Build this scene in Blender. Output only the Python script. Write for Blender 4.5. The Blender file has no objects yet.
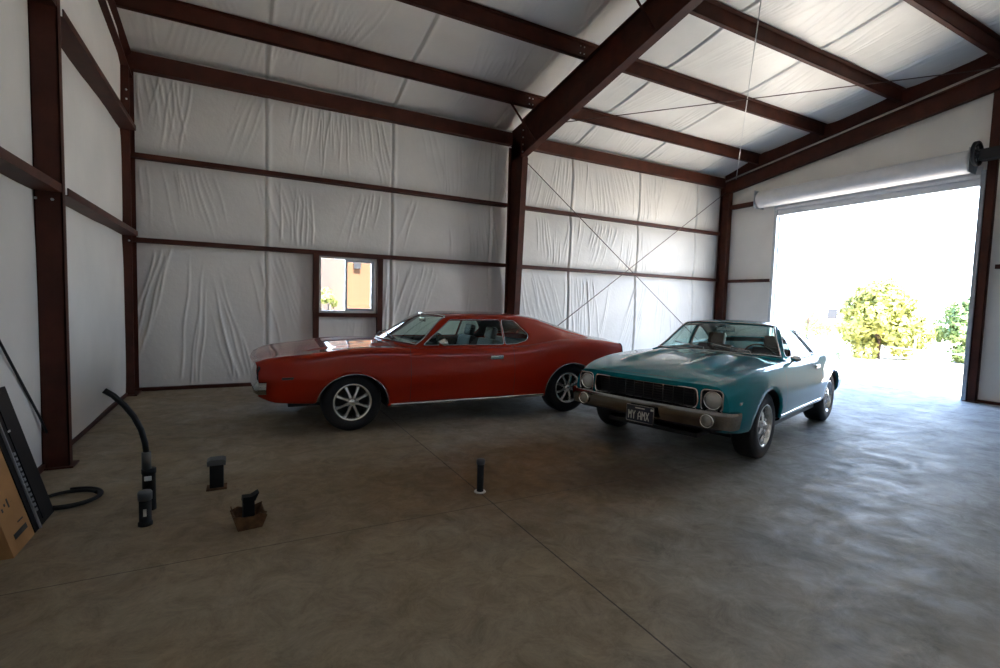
import bpy, bmesh, math, random
import numpy as np
from mathutils import Vector, Matrix
from mathutils.geometry import delaunay_2d_cdt
R = math.radians
C = bpy.context.scene.collection
random.seed(7)
rng = np.random.default_rng(11)

# ------------------------------------------------------------------ materials
def new_mat(name):
    m = bpy.data.materials.new(name); m.use_nodes = True
    nt = m.node_tree
    return m, nt, nt.nodes['Principled BSDF']
def pbr(name, col, rough=.5, metal=0., spec=.5, coat=0., coat_r=.05, var=0., vscale=8., bump=0., bscale=60., sheen=0.):
    m, nt, b = new_mat(name)
    b.inputs['Roughness'].default_value = rough
    b.inputs['Metallic'].default_value = metal
    b.inputs['Specular IOR Level'].default_value = spec
    b.inputs['Coat Weight'].default_value = coat
    b.inputs['Coat Roughness'].default_value = coat_r
    tc = nt.nodes.new('ShaderNodeTexCoord')
    if var > 0:
        n = nt.nodes.new('ShaderNodeTexNoise'); n.inputs['Scale'].default_value = vscale
        n.inputs['Detail'].default_value = 5
        nt.links.new(tc.outputs['Object'], n.inputs['Vector'])
        r = nt.nodes.new('ShaderNodeValToRGB')
        r.color_ramp.elements[0].position = .3; r.color_ramp.elements[1].position = .7
        r.color_ramp.elements[0].color = tuple(c*(1-var) for c in col) + (1,)
        r.color_ramp.elements[1].color = tuple(min(1, c*(1+var)) for c in col) + (1,)
        nt.links.new(n.outputs['Fac'], r.inputs['Fac'])
        nt.links.new(r.outputs['Color'], b.inputs['Base Color'])
    else:
        b.inputs['Base Color'].default_value = tuple(col) + (1,)
    if bump > 0:
        n = nt.nodes.new('ShaderNodeTexNoise'); n.inputs['Scale'].default_value = bscale
        n.inputs['Detail'].default_value = 4
        nt.links.new(tc.outputs['Object'], n.inputs['Vector'])
        bp = nt.nodes.new('ShaderNodeBump'); bp.inputs['Strength'].default_value = bump
        bp.inputs['Distance'].default_value = .01
        nt.links.new(n.outputs['Fac'], bp.inputs['Height'])
        nt.links.new(bp.outputs['Normal'], b.inputs['Normal'])
    return m

M = {}
M['steel'] = pbr('red_oxide_steel', (.060, .0155, .0075), .55, 0, .25, var=.3, vscale=5, bump=.05)
M['vinyl'] = pbr('white_vinyl', (.72, .70, .66), .40, 0, .5, var=.07, vscale=1.3, bump=.25, bscale=16)
M['vinyl_roof'] = pbr('white_vinyl_roof', (.78, .765, .72), .36, 0, .5, var=.08, vscale=1.1, bump=.3, bscale=12)
M['bolt'] = pbr('zinc_bolt', (.6, .6, .6), .3, 1)
M['rod'] = pbr('brace_rod_steel', (.10, .06, .05), .5, .5)
M['alu'] = pbr('white_aluminium', (.62, .62, .60), .4, .0)
M['galv'] = pbr('galvanised_track', (.42, .45, .48), .35, .7, var=.15)
M['curtain'] = pbr('door_curtain_paint', (.62, .62, .63), .4, 0, var=.05)
M['black_iron'] = pbr('black_iron', (.015, .015, .017), .45, .2)
M['black_plastic'] = pbr('black_plastic', (.008, .008, .008), .5, 0, .25)
M['grey_plastic'] = pbr('grey_conduit', (.075, .082, .085), .5, 0, var=.1)
M['dark_pipe'] = pbr('weathered_dark_pipe', (.009, .009, .009), .6, 0, .25, var=.3, vscale=30)
M['cardboard'] = pbr('cardboard', (.36, .19, .075), .8, 0, .2, var=.12, vscale=6)
M['form_wood'] = pbr('rusty_form_box', (.11, .06, .03), .85, 0, .2, var=.4, vscale=18, bump=.4)
M['ink'] = pbr('black_ink', (.02, .016, .012), .7)
M['white_label'] = pbr('white_label', (.55, .55, .53), .6)
M['orange_wall'] = pbr('orange_stucco', (.085, .034, .010), .8, var=.08, vscale=2)
M['house_wall'] = pbr('pale_house_wall', (.86, .85, .83), .8)
M['house_roof'] = pbr('pale_roof', (.55, .50, .46), .8)
M['dark_glass'] = pbr('far_window_glass', (.03, .03, .035), .1)
M['fence_metal'] = pbr('fence_galvanised', (.55, .55, .54), .4, .6)
M['bark'] = pbr('bark', (.08, .055, .04), .9, var=.3)
M['box_black'] = pbr('switchgear_black', (.006, .006, .007), .5, .0, .2, var=.2)
M['box_steel'] = pbr('switchgear_edge', (.30, .31, .32), .4, .1)

def leaf_mat(name, c1, c2):
    m, nt, b = new_mat(name)
    n = nt.nodes.new('ShaderNodeTexNoise'); n.inputs['Scale'].default_value = 3
    tc = nt.nodes.new('ShaderNodeTexCoord'); nt.links.new(tc.outputs['Object'], n.inputs['Vector'])
    r = nt.nodes.new('ShaderNodeValToRGB'); r.color_ramp.elements[0].position = .4; r.color_ramp.elements[1].position = .6
    r.color_ramp.elements[0].color = c1+(1,); r.color_ramp.elements[1].color = c2+(1,)
    nt.links.new(n.outputs['Fac'], r.inputs['Fac']); nt.links.new(r.outputs['Color'], b.inputs['Base Color'])
    b.inputs['Roughness'].default_value = .6
    tr = nt.nodes.new('ShaderNodeBsdfTranslucent'); nt.links.new(r.outputs['Color'], tr.inputs['Color'])
    mx = nt.nodes.new('ShaderNodeMixShader'); mx.inputs[0].default_value = .3
    nt.links.new(b.outputs[0], mx.inputs[1]); nt.links.new(tr.outputs[0], mx.inputs[2])
    nt.links.new(mx.outputs[0], nt.nodes['Material Output'].inputs['Surface'])
    return m
M['leaf_yellow'] = leaf_mat('yellow_green_leaves', (.15, .17, .035), (.34, .34, .10))
M['leaf_green'] = leaf_mat('green_leaves', (.10, .16, .05), (.22, .30, .12))

def concrete():
    m, nt, b = new_mat('stained_concrete')
    L = nt.links.new
    tc = nt.nodes.new('ShaderNodeTexCoord')
    def noise(scale, detail=6, rough=.6, dist=0., vec=None):
        n = nt.nodes.new('ShaderNodeTexNoise'); n.inputs['Scale'].default_value = scale
        n.inputs['Detail'].default_value = detail; n.inputs['Roughness'].default_value = rough
        n.inputs['Distortion'].default_value = dist
        L(vec or tc.outputs['Object'], n.inputs['Vector']); return n
    def ramp(f, a, b_, p0, p1):
        r = nt.nodes.new('ShaderNodeValToRGB')
        r.color_ramp.elements[0].position = p0; r.color_ramp.elements[1].position = p1
        r.color_ramp.elements[0].color = a if len(a) == 4 else a+(1,); r.color_ramp.elements[1].color = b_ if len(b_) == 4 else b_+(1,)
        L(f, r.inputs['Fac']); return r
    def mix(f, a, b_, mode='MIX'):
        x = nt.nodes.new('ShaderNodeMix'); x.data_type = 'RGBA'; x.blend_type = mode
        if hasattr(f, 'links') or not isinstance(f, (int, float)): L(f, x.inputs['Factor'])
        else: x.inputs['Factor'].default_value = f
        for v, k in ((a, 'A'), (b_, 'B')):
            s = [i for i in x.inputs if i.name == k and i.type == 'RGBA'][0]
            if isinstance(v, tuple): s.default_value = v if len(v) == 4 else v+(1,)
            else: L(v, s)
        return [o for o in x.outputs if o.type == 'RGBA'][0]
    sep = nt.nodes.new('ShaderNodeSeparateXYZ'); L(tc.outputs['Object'], sep.inputs[0])
    def math_(op, a, b_=None, c=None):
        n = nt.nodes.new('ShaderNodeMath'); n.operation = op
        for i, v in enumerate((a, b_, c)):
            if v is None: continue
            if isinstance(v, (int, float)): n.inputs[i].default_value = v
            else: L(v, n.inputs[i])
        return n.outputs[0]
    base = ramp(noise(.55, 8, .62, .4).outputs['Fac'], (.265, .198, .115), (.315, .262, .185), .35, .62)
    # stain and warm light painted brown on the left, door light painted grey rightwards
    nx = math_('MULTIPLY_ADD', noise(.8, 3).outputs['Fac'], 5., -2.5)
    gx = math_('ADD', sep.outputs[0], nx)
    gr = nt.nodes.new('ShaderNodeMapRange'); gr.inputs['From Min'].default_value = .8; gr.inputs['From Max'].default_value = 6.5
    L(gx, gr.inputs['Value'])
    grey = ramp(noise(1.4, 9, .7, .6).outputs['Fac'], (.17, .182, .178), (.38, .40, .40), .36, .64)
    c = mix(gr.outputs[0], base.outputs['Color'], grey.outputs['Color'])
    # rusty brown spill between the cars, and one painted shadow
    def blob(x, y, rx, ry, s):
        a = math_('DIVIDE', math_('SUBTRACT', sep.outputs[0], x), rx); d = math_('DIVIDE', math_('SUBTRACT', sep.outputs[1], y), ry)
        r2 = math_('ADD', math_('MULTIPLY', a, a), math_('MULTIPLY', d, d))
        n2 = math_('MULTIPLY_ADD', noise(1.6, 6, .65).outputs['Fac'], 2.2, -1.1)
        v = math_('SUBTRACT', 1.25, math_('ADD', r2, n2))
        k = nt.nodes.new('ShaderNodeMapRange'); k.inputs['From Max'].default_value = 1.1; k.inputs['To Max'].default_value = s; L(v, k.inputs['Value'])
        return k.outputs[0]
    c = mix(blob(2.3, 3.5, 1.4, 1.0, .85), c, (.185, .100, .036))
    c = mix(blob(3.1, 3.1, .9, .5, .6), c, (.035, .033, .028))  # teal car's cast shadow painted onto the floor
    c = mix(blob(.3, 3.6, 1.6, .8, .45), c, (.19, .125, .06))
    # dark tyre scuffs and patches
    sc = ramp(noise(3.3, 8, .75, 1.2).outputs['Fac'], (0, 0, 0), (1, 1, 1), .60, .74)
    c = mix(math_('MULTIPLY', sc.outputs['Color'], .45), c, (.055, .058, .058))
    mot = ramp(noise(4.5, 12, .82, .6).outputs['Fac'], (.62, .62, .60), (1.30, 1.32, 1.36), .34, .68)
    c = mix(1., c, mot.outputs['Color'], 'MULTIPLY')
    # saw cuts
    def cut(coord, at, w):
        wob = math_('MULTIPLY_ADD', noise(6, 2).outputs['Fac'], .006, -.003)
        return math_('LESS_THAN', math_('ABSOLUTE', math_('SUBTRACT', math_('ADD', coord, wob), at)), w)
    cuts = math_('MAXIMUM', cut(sep.outputs[0], 1.59, .0045), cut(sep.outputs[1], 3.03, .003))
    cuts = math_('MAXIMUM', cuts, cut(sep.outputs[0], 7.7, .004))
    c = mix(math_('MULTIPLY', cuts, .8), c, (.035, .028, .022))
    L(c, b.inputs['Base Color'])
    rr = nt.nodes.new('ShaderNodeMapRange'); rr.inputs['To Min'].default_value = .40; rr.inputs['To Max'].default_value = .80; rr.inputs['From Min'].default_value = .3; rr.inputs['From Max'].default_value = .7; b.inputs['Specular IOR Level'].default_value = .26
    L(noise(3.2, 9, .78, .8).outputs['Fac'], rr.inputs['Value']); L(rr.outputs[0], b.inputs['Roughness'])
    bp = nt.nodes.new('ShaderNodeBump'); bp.inputs['Strength'].default_value = .25; bp.inputs['Distance'].default_value = .004
    hh = math_('SUBTRACT', noise(30, 8, .7).outputs['Fac'], math_('MULTIPLY', cuts, 1.5))
    L(hh, bp.inputs['Height']); L(bp.outputs['Normal'], b.inputs['Normal'])
    return m
M['concrete'] = concrete()
M['ground'] = pbr('pale_dry_gravel', (.60, .51, .39), .9, var=.2, vscale=.8, bump=.5, bscale=20)

# ------------------------------------------------------------------ mesh helpers
def obj(name, bm, mat, parent=None, smooth=False, angle=None):
    me = bpy.data.meshes.new(name)
    if isinstance(bm, bmesh.types.BMesh):
        bm.normal_update(); bm.to_mesh(me); bm.free()
    else:
        me.from_pydata(bm[0], [], bm[1])
    for x in (mat if isinstance(mat, (list, tuple)) else [mat]): me.materials.append(x)
    if smooth or angle:
        me.shade_smooth()
        if angle: me.set_sharp_from_angle(angle=R(angle))
    o = bpy.data.objects.new(name, me); C.objects.link(o)
    if parent: o.parent = parent
    return o
def tag(o, label, cat, group=None, kind=None):
    o['label'] = label; o['category'] = cat
    if group: o['group'] = group
    if kind: o['kind'] = kind
    return o
def empty(name, loc=(0, 0, 0), rz=0, label=None, cat=None, group=None):
    o = bpy.data.objects.new(name, None); C.objects.link(o); o.empty_display_size = .2
    o.location = loc; o.rotation_euler = (0, 0, rz)
    if label: tag(o, label, cat, group)
    return o
def struct(o): o['kind'] = 'structure'; return o
def box(bm, x0, x1, y0, y1, z0, z1, bev=0., mat=0, mtx=None):
    r = bmesh.ops.create_cube(bm, size=1.)
    vs = r['verts']
    for v in vs:
        v.co = Vector(((x0+x1)/2+v.co.x*(x1-x0), (y0+y1)/2+v.co.y*(y1-y0), (z0+z1)/2+v.co.z*(z1-z0)))
    fs = {f for v in vs for f in v.link_faces}
    for f in fs: f.material_index = mat
    if bev > 0:
        es = {e for v in vs for e in v.link_edges}
        rr = bmesh.ops.bevel(bm, geom=list(es), offset=bev, segments=2, affect='EDGES', profile=.7)
        vs = list({v for f in rr['faces'] for v in f.verts} | {v for v in vs if v.is_valid})
        for f in rr['faces']: f.material_index = mat
    if mtx is not None:
        for v in vs: v.co = mtx @ v.co
    return vs
def prism(bm, poly, axis, a0, a1, mat=0):
    """poly: 2-D loop in the two other axes, extruded along axis from a0 to a1"""
    def p3(p, a):
        if axis == 0: return (a, p[0], p[1])
        if axis == 1: return (p[0], a, p[1])
        return (p[0], p[1], a)
    A = [bm.verts.new(p3(p, a0)) for p in poly]; B = [bm.verts.new(p3(p, a1)) for p in poly]
    n = len(poly)
    fs = [bm.faces.new(A[::-1]), bm.faces.new(B)]
    for i in range(n): fs.append(bm.faces.new((A[i], A[(i+1) % n], B[(i+1) % n], B[i])))
    for f in fs: f.material_index = mat
    bmesh.ops.recalc_face_normals(bm, faces=fs)
    return fs
def tube(bm, pts, r, n=8, closed=False, mat=0, flat=1.):
    pts = [Vector(p) for p in pts]; N = len(pts); rings = []
    up = Vector((0, 0, 1)); prev = None
    for i, p in enumerate(pts):
        if closed: t = (pts[(i+1) % N]-pts[i-1])
        else: t = pts[min(i+1, N-1)]-pts[max(i-1, 0)]
        t.normalize()
        if prev is None:
            a = up if abs(t.z) < .9 else Vector((1, 0, 0))
            u = t.cross(a).normalized()
        else:
            u = (prev - t*prev.dot(t)).normalized()
        prev = u; w = t.cross(u)
        rr = r[i] if isinstance(r, (list, tuple)) else r
        rings.append([bm.verts.new(p+u*(rr*math.cos(2*math.pi*k/n))+w*(rr*flat*math.sin(2*math.pi*k/n))) for k in range(n)])
    m = N if closed else N-1
    for i in range(m):
        A = rings[i]; B = rings[(i+1) % N]
        for k in range(n):
            f = bm.faces.new((A[k], A[(k+1) % n], B[(k+1) % n], B[k])); f.material_index = mat; f.smooth = True
    if not closed:
        f = bm.faces.new(rings[0][::-1]); f.material_index = mat
        f = bm.faces.new(rings[-1]); f.material_index = mat
def lathe(bm, prof, axis='z', c=(0, 0, 0), n=32, mat=0, closed=False):
    """prof: list of (r, h)"""
    c = Vector(c); rings = []
    for r_, h_ in prof:
        ring = []
        for k in range(n):
            a = 2*math.pi*k/n; x, y = r_*math.cos(a), r_*math.sin(a)
            p = {'z': (x, y, h_), 'y': (x, h_, y), 'x': (h_, x, y)}[axis]
            ring.append(bm.verts.new(c+Vector(p)))
        rings.append(ring)
    fs = []
    m = len(rings) if closed else len(rings)-1
    for i in range(m):
        A, B = rings[i], rings[(i+1) % len(rings)]
        for k in range(n):
            f = bm.faces.new((A[k], A[(k+1) % n], B[(k+1) % n], B[k])); f.material_index = mat; f.smooth = True; fs.append(f)
    if not closed:
        for ring, pr_ in ((rings[0], prof[0]), (rings[-1], prof[-1])):
            if pr_[0] > 1e-4: fs.append(bm.faces.new(ring)); fs[-1].material_index = mat
    bmesh.ops.recalc_face_normals(bm, faces=fs)
    return fs

# ------------------------------------------------------------------ building
def bolt_set(parent, pts, axis='y', r=.011, h0=-.009, h1=0., name='bolt_head'):
    bm = bmesh.new(); lathe(bm, [(.0001, h0), (r, h0), (r, h1), (.0001, h1)], axis, (0, 0, 0), 6)
    o = obj(name, bm, M['bolt'], parent); o.location = pts[0]
    for p in pts[1:]:
        c = o.copy(); C.objects.link(c); c.location = p
XL, XR, YB, YF = -1.46, 10.97, 8.70, -3.6       # inner faces of the insulation
SL = .168; YK = 7.60; ZK = 5.143; ZE = 4.80; YR = 2.6                   # roof slope, height at the back wall, ridge
def roofz(y):
    if y > YK: return ZE + (ZK-ZE)*(YB-y)/(YB-YK)
    return ZK + SL*(YK-y) if y > YR else ZK + SL*(YK-YR) - SL*(YR-y)
roofv = np.vectorize(roofz)

def fans(u, w, length, height, count, amp, seed):
    """vertical pleats pulled from the girts: u along wall, w height inside the strip"""
    g = np.random.default_rng(seed); D = np.zeros_like(u)
    u_min = float(u.min()); ph = g.uniform(0, 6.3)
    for q_ in range(count):
        cu = u_min + (q_+g.uniform(.1, .9))*length/count; top = g.random() < .55
        spread = .30*math.sin(cu*1.3+ph)+g.uniform(-.08, .08)
        if g.random() < .18: continue
        for k in range(g.integers(4, 12)):
            u0 = cu + (k-4)*g.uniform(.05, .09); tilt = spread + (k-4)*g.uniform(.0, .02)
            L = height*g.uniform(.35, 1.0); h0 = height*g.uniform(0, .12)
            s = (height-w if top else w) - h0
            line = u0 + (tilt if top else -tilt)*s + .012*np.sin(s*6+k)
            wd = g.uniform(.007, .013)
            env = np.clip(s/.06, 0, 1)*np.clip((L-s)/(.4*L), 0, 1)
            D += amp*g.uniform(.4, 1.2)*np.exp(-((u-line)/wd)**2)*env
    return D
def grid_obj(name, P, mat, smooth=True, mask=None):
    n, m = P.shape[:2]; V = P.reshape(-1, 3)
    idx = np.arange(n*m).reshape(n, m)
    F = np.stack([idx[:-1, :-1], idx[1:, :-1], idx[1:, 1:], idx[:-1, 1:]], -1).reshape(-1, 4)
    if mask is not None: F = F[mask.reshape(-1)]
    me = bpy.data.meshes.new(name); me.from_pydata(V.tolist(), [], F.tolist()); me.materials.append(mat)
    if smooth: me.shade_smooth()
    o = bpy.data.objects.new(name, me); C.objects.link(o); return o
G1, G2, G3 = 2.14, 3.31, 4.50                     # girt heights (lower face)
def low_noise(u, w, seed, amp=.02):
    g = np.random.default_rng(seed); D = 0
    for _ in range(14):
        a, b, c, d = g.uniform(.5, 4), g.uniform(-2.5, 2.5), g.uniform(0, 6.3), g.uniform(.3, 1)
        D = D + d*np.sin(a*u+b*w+c)
    return D*amp/4
def quilt(u, w, bands, seed, length, pill=.045, per=7.0, amp=.010, strips=()):
    D = low_noise(u, w, seed, .012)
    for i, (a, b) in enumerate(bands):
        m = (w >= a) & (w <= b); t = np.clip((w-a)/(b-a), 0, 1)
        D = D + np.where(m, pill*(1-(2*t-1)**4), 0)
        D = D + np.where(m, fans(u, w-a, length, b-a, int(length*per/3), amp, seed+i*17), 0)
    for s in strips: D = D - .022*np.exp(-((u-s)/.018)**2) + .012*np.exp(-((u-s-.05)/.03)**2)
    return D
WIN = (1.145, 2.10, 1.185, 2.125)                 # back window opening x0 x1 z0 z1
DOOR = (3.62, 7.10, 0., 3.66)                    # roll-up opening y0 y1 z0 z1
# back wall
us = np.unique(np.concatenate([np.arange(XL, XR+.001, .014), [WIN[0], WIN[1], XR]])); ws = np.unique(np.concatenate([np.arange(0, 4.95, .045), [WIN[2], WIN[3], 4.97]]))
U, W = np.meshgrid(us, ws, indexing='ij')
D = quilt(U, W, [(0, G1), (G1+.07, G2), (G2+.07, G3+.1)], 3, XR-XL, strips=[.35, 2.35, 4.3, 6.2, 8.1, 10.0])
edge = np.clip(np.minimum(np.maximum(np.abs(U-(WIN[0]+WIN[1])/2)-(WIN[1]-WIN[0])/2, np.abs(W-(WIN[2]+WIN[3])/2)-(WIN[3]-WIN[2])/2), .12)/.12, 0, 1)
D = D*edge
P = np.stack([U, YB-D, W], -1)
cu = (U[:-1, :-1]+U[1:, 1:])/2; cw = (W[:-1, :-1]+W[1:, 1:])/2
keep = ~((cu > WIN[0]) & (cu < WIN[1]) & (cw > WIN[2]) & (cw < WIN[3]))
o = struct(grid_obj('wall_back', P, M['vinyl'], mask=keep))
# left wall
us = np.arange(YF, YB+.01, .02); ws = np.linspace(0, 6.15, 120)
U, W = np.meshgrid(us, ws, indexing='ij')
top = roofv(U)+.10; Wt = W/6.15*top
D = quilt(U, Wt, [(0, G1), (G1+.07, 3.6), (3.67, 5.9)], 41, YB-YF, per=2.0, amp=.003, pill=.03)
for yc in (-2.2, 2.2, 5.18, 8.5): D = D*np.clip(np.abs(U-yc)/.45, .25, 1)
struct(grid_obj('wall_left', np.stack([XL+D+.045, U, Wt], -1)[::-1], M['vinyl']))
# right wall, with the roll-up opening
us = np.unique(np.concatenate([np.arange(YF, YB+.001, .03), DOOR[:2], [YB]])); 
U, T = np.meshgrid(us, np.linspace(0, 1, 60), indexing='ij')
top = roofv(U)+.10
zb = np.where((U >= DOOR[0]-1e-6) & (U <= DOOR[1]+1e-6), DOOR[3], 0)
def rwall(u0, u1, zlo, seed, name_):
    us = np.arange(u0, u1+.0001, (u1-u0)/max(2, int((u1-u0)/.03)))
    U, T = np.meshgrid(us, np.linspace(0, 1, 70), indexing='ij')
    top = roofv(U)+.10; Wt = zlo+T*(top-zlo)
    D = low_noise(U, Wt, seed, .01)+.008*np.sin(Wt*2.2+seed)
    D = D*np.clip((U-u0)/.1, 0, 1)*np.clip((u1-U)/.1, 0, 1)
    return np.stack([XR-D, U, Wt], -1)
bmw = bmesh.new()
for Pq in (rwall(YF, DOOR[0], 0, 5, ''), rwall(DOOR[0], DOOR[1], DOOR[3], 6, ''), rwall(DOOR[1], YB, 0, 7, '')):
    n, m = Pq.shape[:2]; vs = [[bmw.verts.new(Pq[i, j]) for j in range(m)] for i in range(n)]
    for i in range(n-1):
        for j in range(m-1): bmw.faces.new((vs[i][j], vs[i+1][j], vs[i+1][j+1], vs[i][j+1]))
bmesh.ops.remove_doubles(bmw, verts=bmw.verts, dist=.0005)
struct(obj('wall_right', bmw, M['vinyl'], smooth=True))
# front wall behind the viewer
FD = (5.2, 5.2, 3.66)
bm = bmesh.new()
for x0, x1, z0, z1 in ((XL, FD[0], 0, 4.8), (FD[1], XR, 0, 4.8), (FD[0], FD[1], FD[2], 4.8)): box(bm, x0, x1, YF-.1, YF, z0, z1)
struct(obj('wall_front', bm, M['vinyl']))
# roof insulation
us = np.arange(XL-.08, XR+.12, .02); ws = np.concatenate([np.linspace(YF-.05, YR, 20), np.linspace(YR, YB+.02, 190)[1:]])
U, W = np.meshgrid(us, ws, indexing='ij')
PY = [7.68, 6.22, 4.86, 3.50]                     # purlin webs
Z = roofv(W)
bands = [(PY[0]+.05, YB), (PY[1]+.05, PY[0]), (PY[2], PY[1]), (PY[3], PY[2]), (YR-.5, PY[3])]
D = quilt(U, W, bands, 91, XR-XL, pill=.05, per=4.5, amp=.010, strips=[.35, 2.35, 4.3, 6.2, 8.1, 10.0])
struct(grid_obj('ceiling', np.stack([U, W, Z-D+.01], -1), M['vinyl_roof']))
# outer cladding so no light leaks through (roof and walls)
bm = bmesh.new()
prism(bm, [(YF-.3, roofz(YF)+.16), (YR, roofz(YR)+.22), (YK, roofz(YK)+.22), (YB+.35, roofz(YB)+.16), (YB+.35, roofz(YB)+.24), (YK, roofz(YK)+.30), (YR, roofz(YR)+.30), (YF-.3, roofz(YF)+.24)], 0, XL-.2, XR+.3)
struct(obj('roof_cladding', bm, M['alu']))
# floor, base trims
bm = bmesh.new(); box(bm, XL-.1, XR+.25, YF-.1, YB+.1, -.15, 0)
struct(obj('floor', bm, M['concrete']))
bm = bmesh.new(); box(bm, XL, XR, YB-.075, YB-.01, 0, .05); struct(obj('baseboard_back', bm, M['steel']))
bm = bmesh.new(); box(bm, XL+.01, XL+.07, YF, YB-.08, 0, .045); struct(obj('baseboard_left', bm, M['steel']))
bm = bmesh.new(); box(bm, XR-.06, XR-.01, DOOR[1], YB-.08, 0, .045); box(bm, XR-.06, XR-.01, YF, DOOR[0], 0, .045); struct(obj('baseboard_right', bm, M['steel']))

# ---- framing
def cee_beam(name, x0, x1, yw, zb, depth, label, group, flange=.07, lip=.02, slope=0., t=.008, bolts=()):
    """purlin: web in the plane y=yw, bottom and top flanges pointing back (+y)"""
    bm = bmesh.new()
    box(bm, x0, x1, yw, yw+t, zb, zb+depth)
    box(bm, x0, x1, yw, yw+flange, zb, zb+t); box(bm, x0, x1, yw+flange-t, yw+flange, zb, zb+lip)
    box(bm, x0, x1, yw-flange, yw+t, zb+depth-t, zb+depth); 
    o = obj(name, bm, M['steel']); tag(o, label, 'roof beam', group); o['kind'] = 'thing'
    if bolts:
        bolt_set(o, [(bx, yw, zb+bz) for bx, bz in bolts])
    return o
ordn = ['first', 'second', 'third', 'fourth']
XM, XE, XW = 4.69, 10.86, -1.30
g = np.random.default_rng(5)
for i, y in enumerate(PY):
    zt = roofz(y)+.0
    bl = [(XM+dx, dz) for dx in (-.17, -.1, .1, .17) for dz in (.05, .15)]
    if i == 1: bl += [(XW+.15, .14), (XW+.42, .1), (XW+.6, .09), (XW+1.05, .07), (XW+1.14, .06), (XW+1.3, .05), (XW+1.7, .03)]
    cee_beam('roof_purlin', -1.34, XE+.03, y, zt-.215, .205, 'dark red roof purlin crossing the whole roof, %s one up from the back wall' % ordn[i], 'roof purlins', bolts=bl)
for x0, x1, w_ in ((-1.34, XM-.012, 'left'), (XM+.012, XE, 'right')):
    bm = bmesh.new(); y = YB-.16
    prism(bm, [(y, 4.50), (y+.13, 4.50), (y+.13, 4.51), (y+.01, 4.51), (y+.01, 4.72), (y+.10, 4.72), (y+.10, 4.73), (y, 4.73)], 0, x0, x1)
    tag(obj('eave_strut', bm, M['steel']), 'dark red eave strut atop the back wall, %s of the middle column' % w_, 'roof beam', 'eave struts')['kind'] = 'thing'

def girt_x(x0, x1, z, label, depth=.2, yb=YB):
    bm = bmesh.new(); t = .008; yi = yb-.025-depth
    prism(bm, [(yi, z), (yb-.02, z), (yb-.02, z+t), (yi+t, z+t), (yi+t, z+.065), (yi, z+.065)], 0, x0, x1)
    o = obj('wall_girt', bm, M['steel']); tag(o, label, 'wall beam', 'horizontal wall girts'); o['kind'] = 'thing'; return o
gd = .13
for z, n_ in ((G1, 'lower'), (G2, 'upper')):
    girt_x(-1.38, XM-.07, z, 'dark red girt on the back wall, %s one left of the middle column' % n_, gd)
    girt_x(XM+.07, XE-.05, z, 'dark red girt on the back wall, %s one behind the thin crossed rods' % n_, gd)
def girt_y(y0, y1, z, label, xi, xo, fl=.065):
    bm = bmesh.new(); t = .008; s = 1 if xo > xi else -1
    prism(bm, [(xi, z), (xo, z), (xo, z+t), (xi+s*t, z+t), (xi+s*t, z+fl), (xi, z+fl)], 1, y0, y1)
    o = obj('wall_girt', bm, M['steel']); tag(o, label, 'wall beam', 'horizontal wall girts'); o['kind'] = 'thing'; return o
LXI = -1.24
girt_y(-2.1, 2.1, 2.2, 'dark red girt on the left wall nearest the viewer', LXI, XL+.01)
girt_y(2.3, 5.07, 2.2, 'dark red steel girt on the left wall, lower one, near side of the intermediate column', LXI, XL+.01)
girt_y(5.24, 8.29, 2.2, 'dark red steel girt on the left wall, lower one, between the two columns', LXI, XL+.01)
girt_y(2.3, 5.07, 3.6, 'dark red steel girt on the left wall, upper one, near side of the intermediate column', LXI, XL+.01)
girt_y(5.24, 8.29, 3.6, 'dark red steel girt on the left wall, upper one, between the two columns', LXI, XL+.01)

def ibeam_col(bm, cx, yi0, yi1, yb_, z1, fw=.16, t=.012, zt0=0):
    """column with web in the x=cx plane, inner flange leaning from yi0 (floor) to yi1 (top)"""
    h0, h1 = zt0, z1
    def quad_prism(pts, x0, x1): prism(bm, pts, 0, x0, x1)
    quad_prism([(yi0, h0), (yb_, h0), (yb_, h1), (yi1, h1)], cx-t/2, cx+t/2)
    quad_prism([(yi0-t, h0), (yi0, h0), (yi1, h1), (yi1-t, h1)], cx-fw/2, cx+fw/2)
    quad_prism([(yb_, h0), (yb_+t, h0), (yb_+t, h1+.3), (yb_, h1+.3)], cx-fw/2, cx+fw/2)
# middle frame column and rafter (one bolted frame member each)
bm = bmesh.new()
ibeam_col(bm, XM, 8.25, 8.06, 8.58, 4.15, .12)
box(bm, XM-.1, XM+.1, 8.20, 8.62, 0, .015)
prism(bm, [(8.06, 4.15), (8.58, 4.15), (8.58, 4.78), (8.06, 4.20)], 0, XM-.006, XM+.006)
col = obj('steel_column', bm, M['steel']); tag(col, 'dark red tapered steel column in the middle of the back wall behind the red car', 'column'); col['kind'] = 'thing'
bm = bmesh.new()
def yz_rafter(bm, xc, ybk, yfr, ztop, zbot, fw=.17, t=.012):
    prism(bm, [(ybk, zbot(ybk)), (ybk, ztop(ybk)), (yfr, ztop(yfr)), (yfr, zbot(yfr))], 0, xc-t/2, xc+t/2)
    prism(bm, [(ybk, zbot(ybk)), (ybk, zbot(ybk)-t), (yfr, zbot(yfr)-t), (yfr, zbot(yfr))], 0, xc-fw/2, xc+fw/2)
    prism(bm, [(ybk, ztop(ybk)), (ybk, ztop(ybk)-t), (yfr, ztop(yfr)-t), (yfr, ztop(yfr))], 0, xc-fw/2, xc+fw/2)
yz_rafter(bm, XM, 8.10, YR, lambda y: ZK+SL*(YK-y)-.222, lambda y: 4.175+.209*(8.19-y), .14)
yz_rafter(bm, XM, YR, YF, lambda y: roofz(y)-.222, lambda y: roofz(y)-.62, .14)
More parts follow.
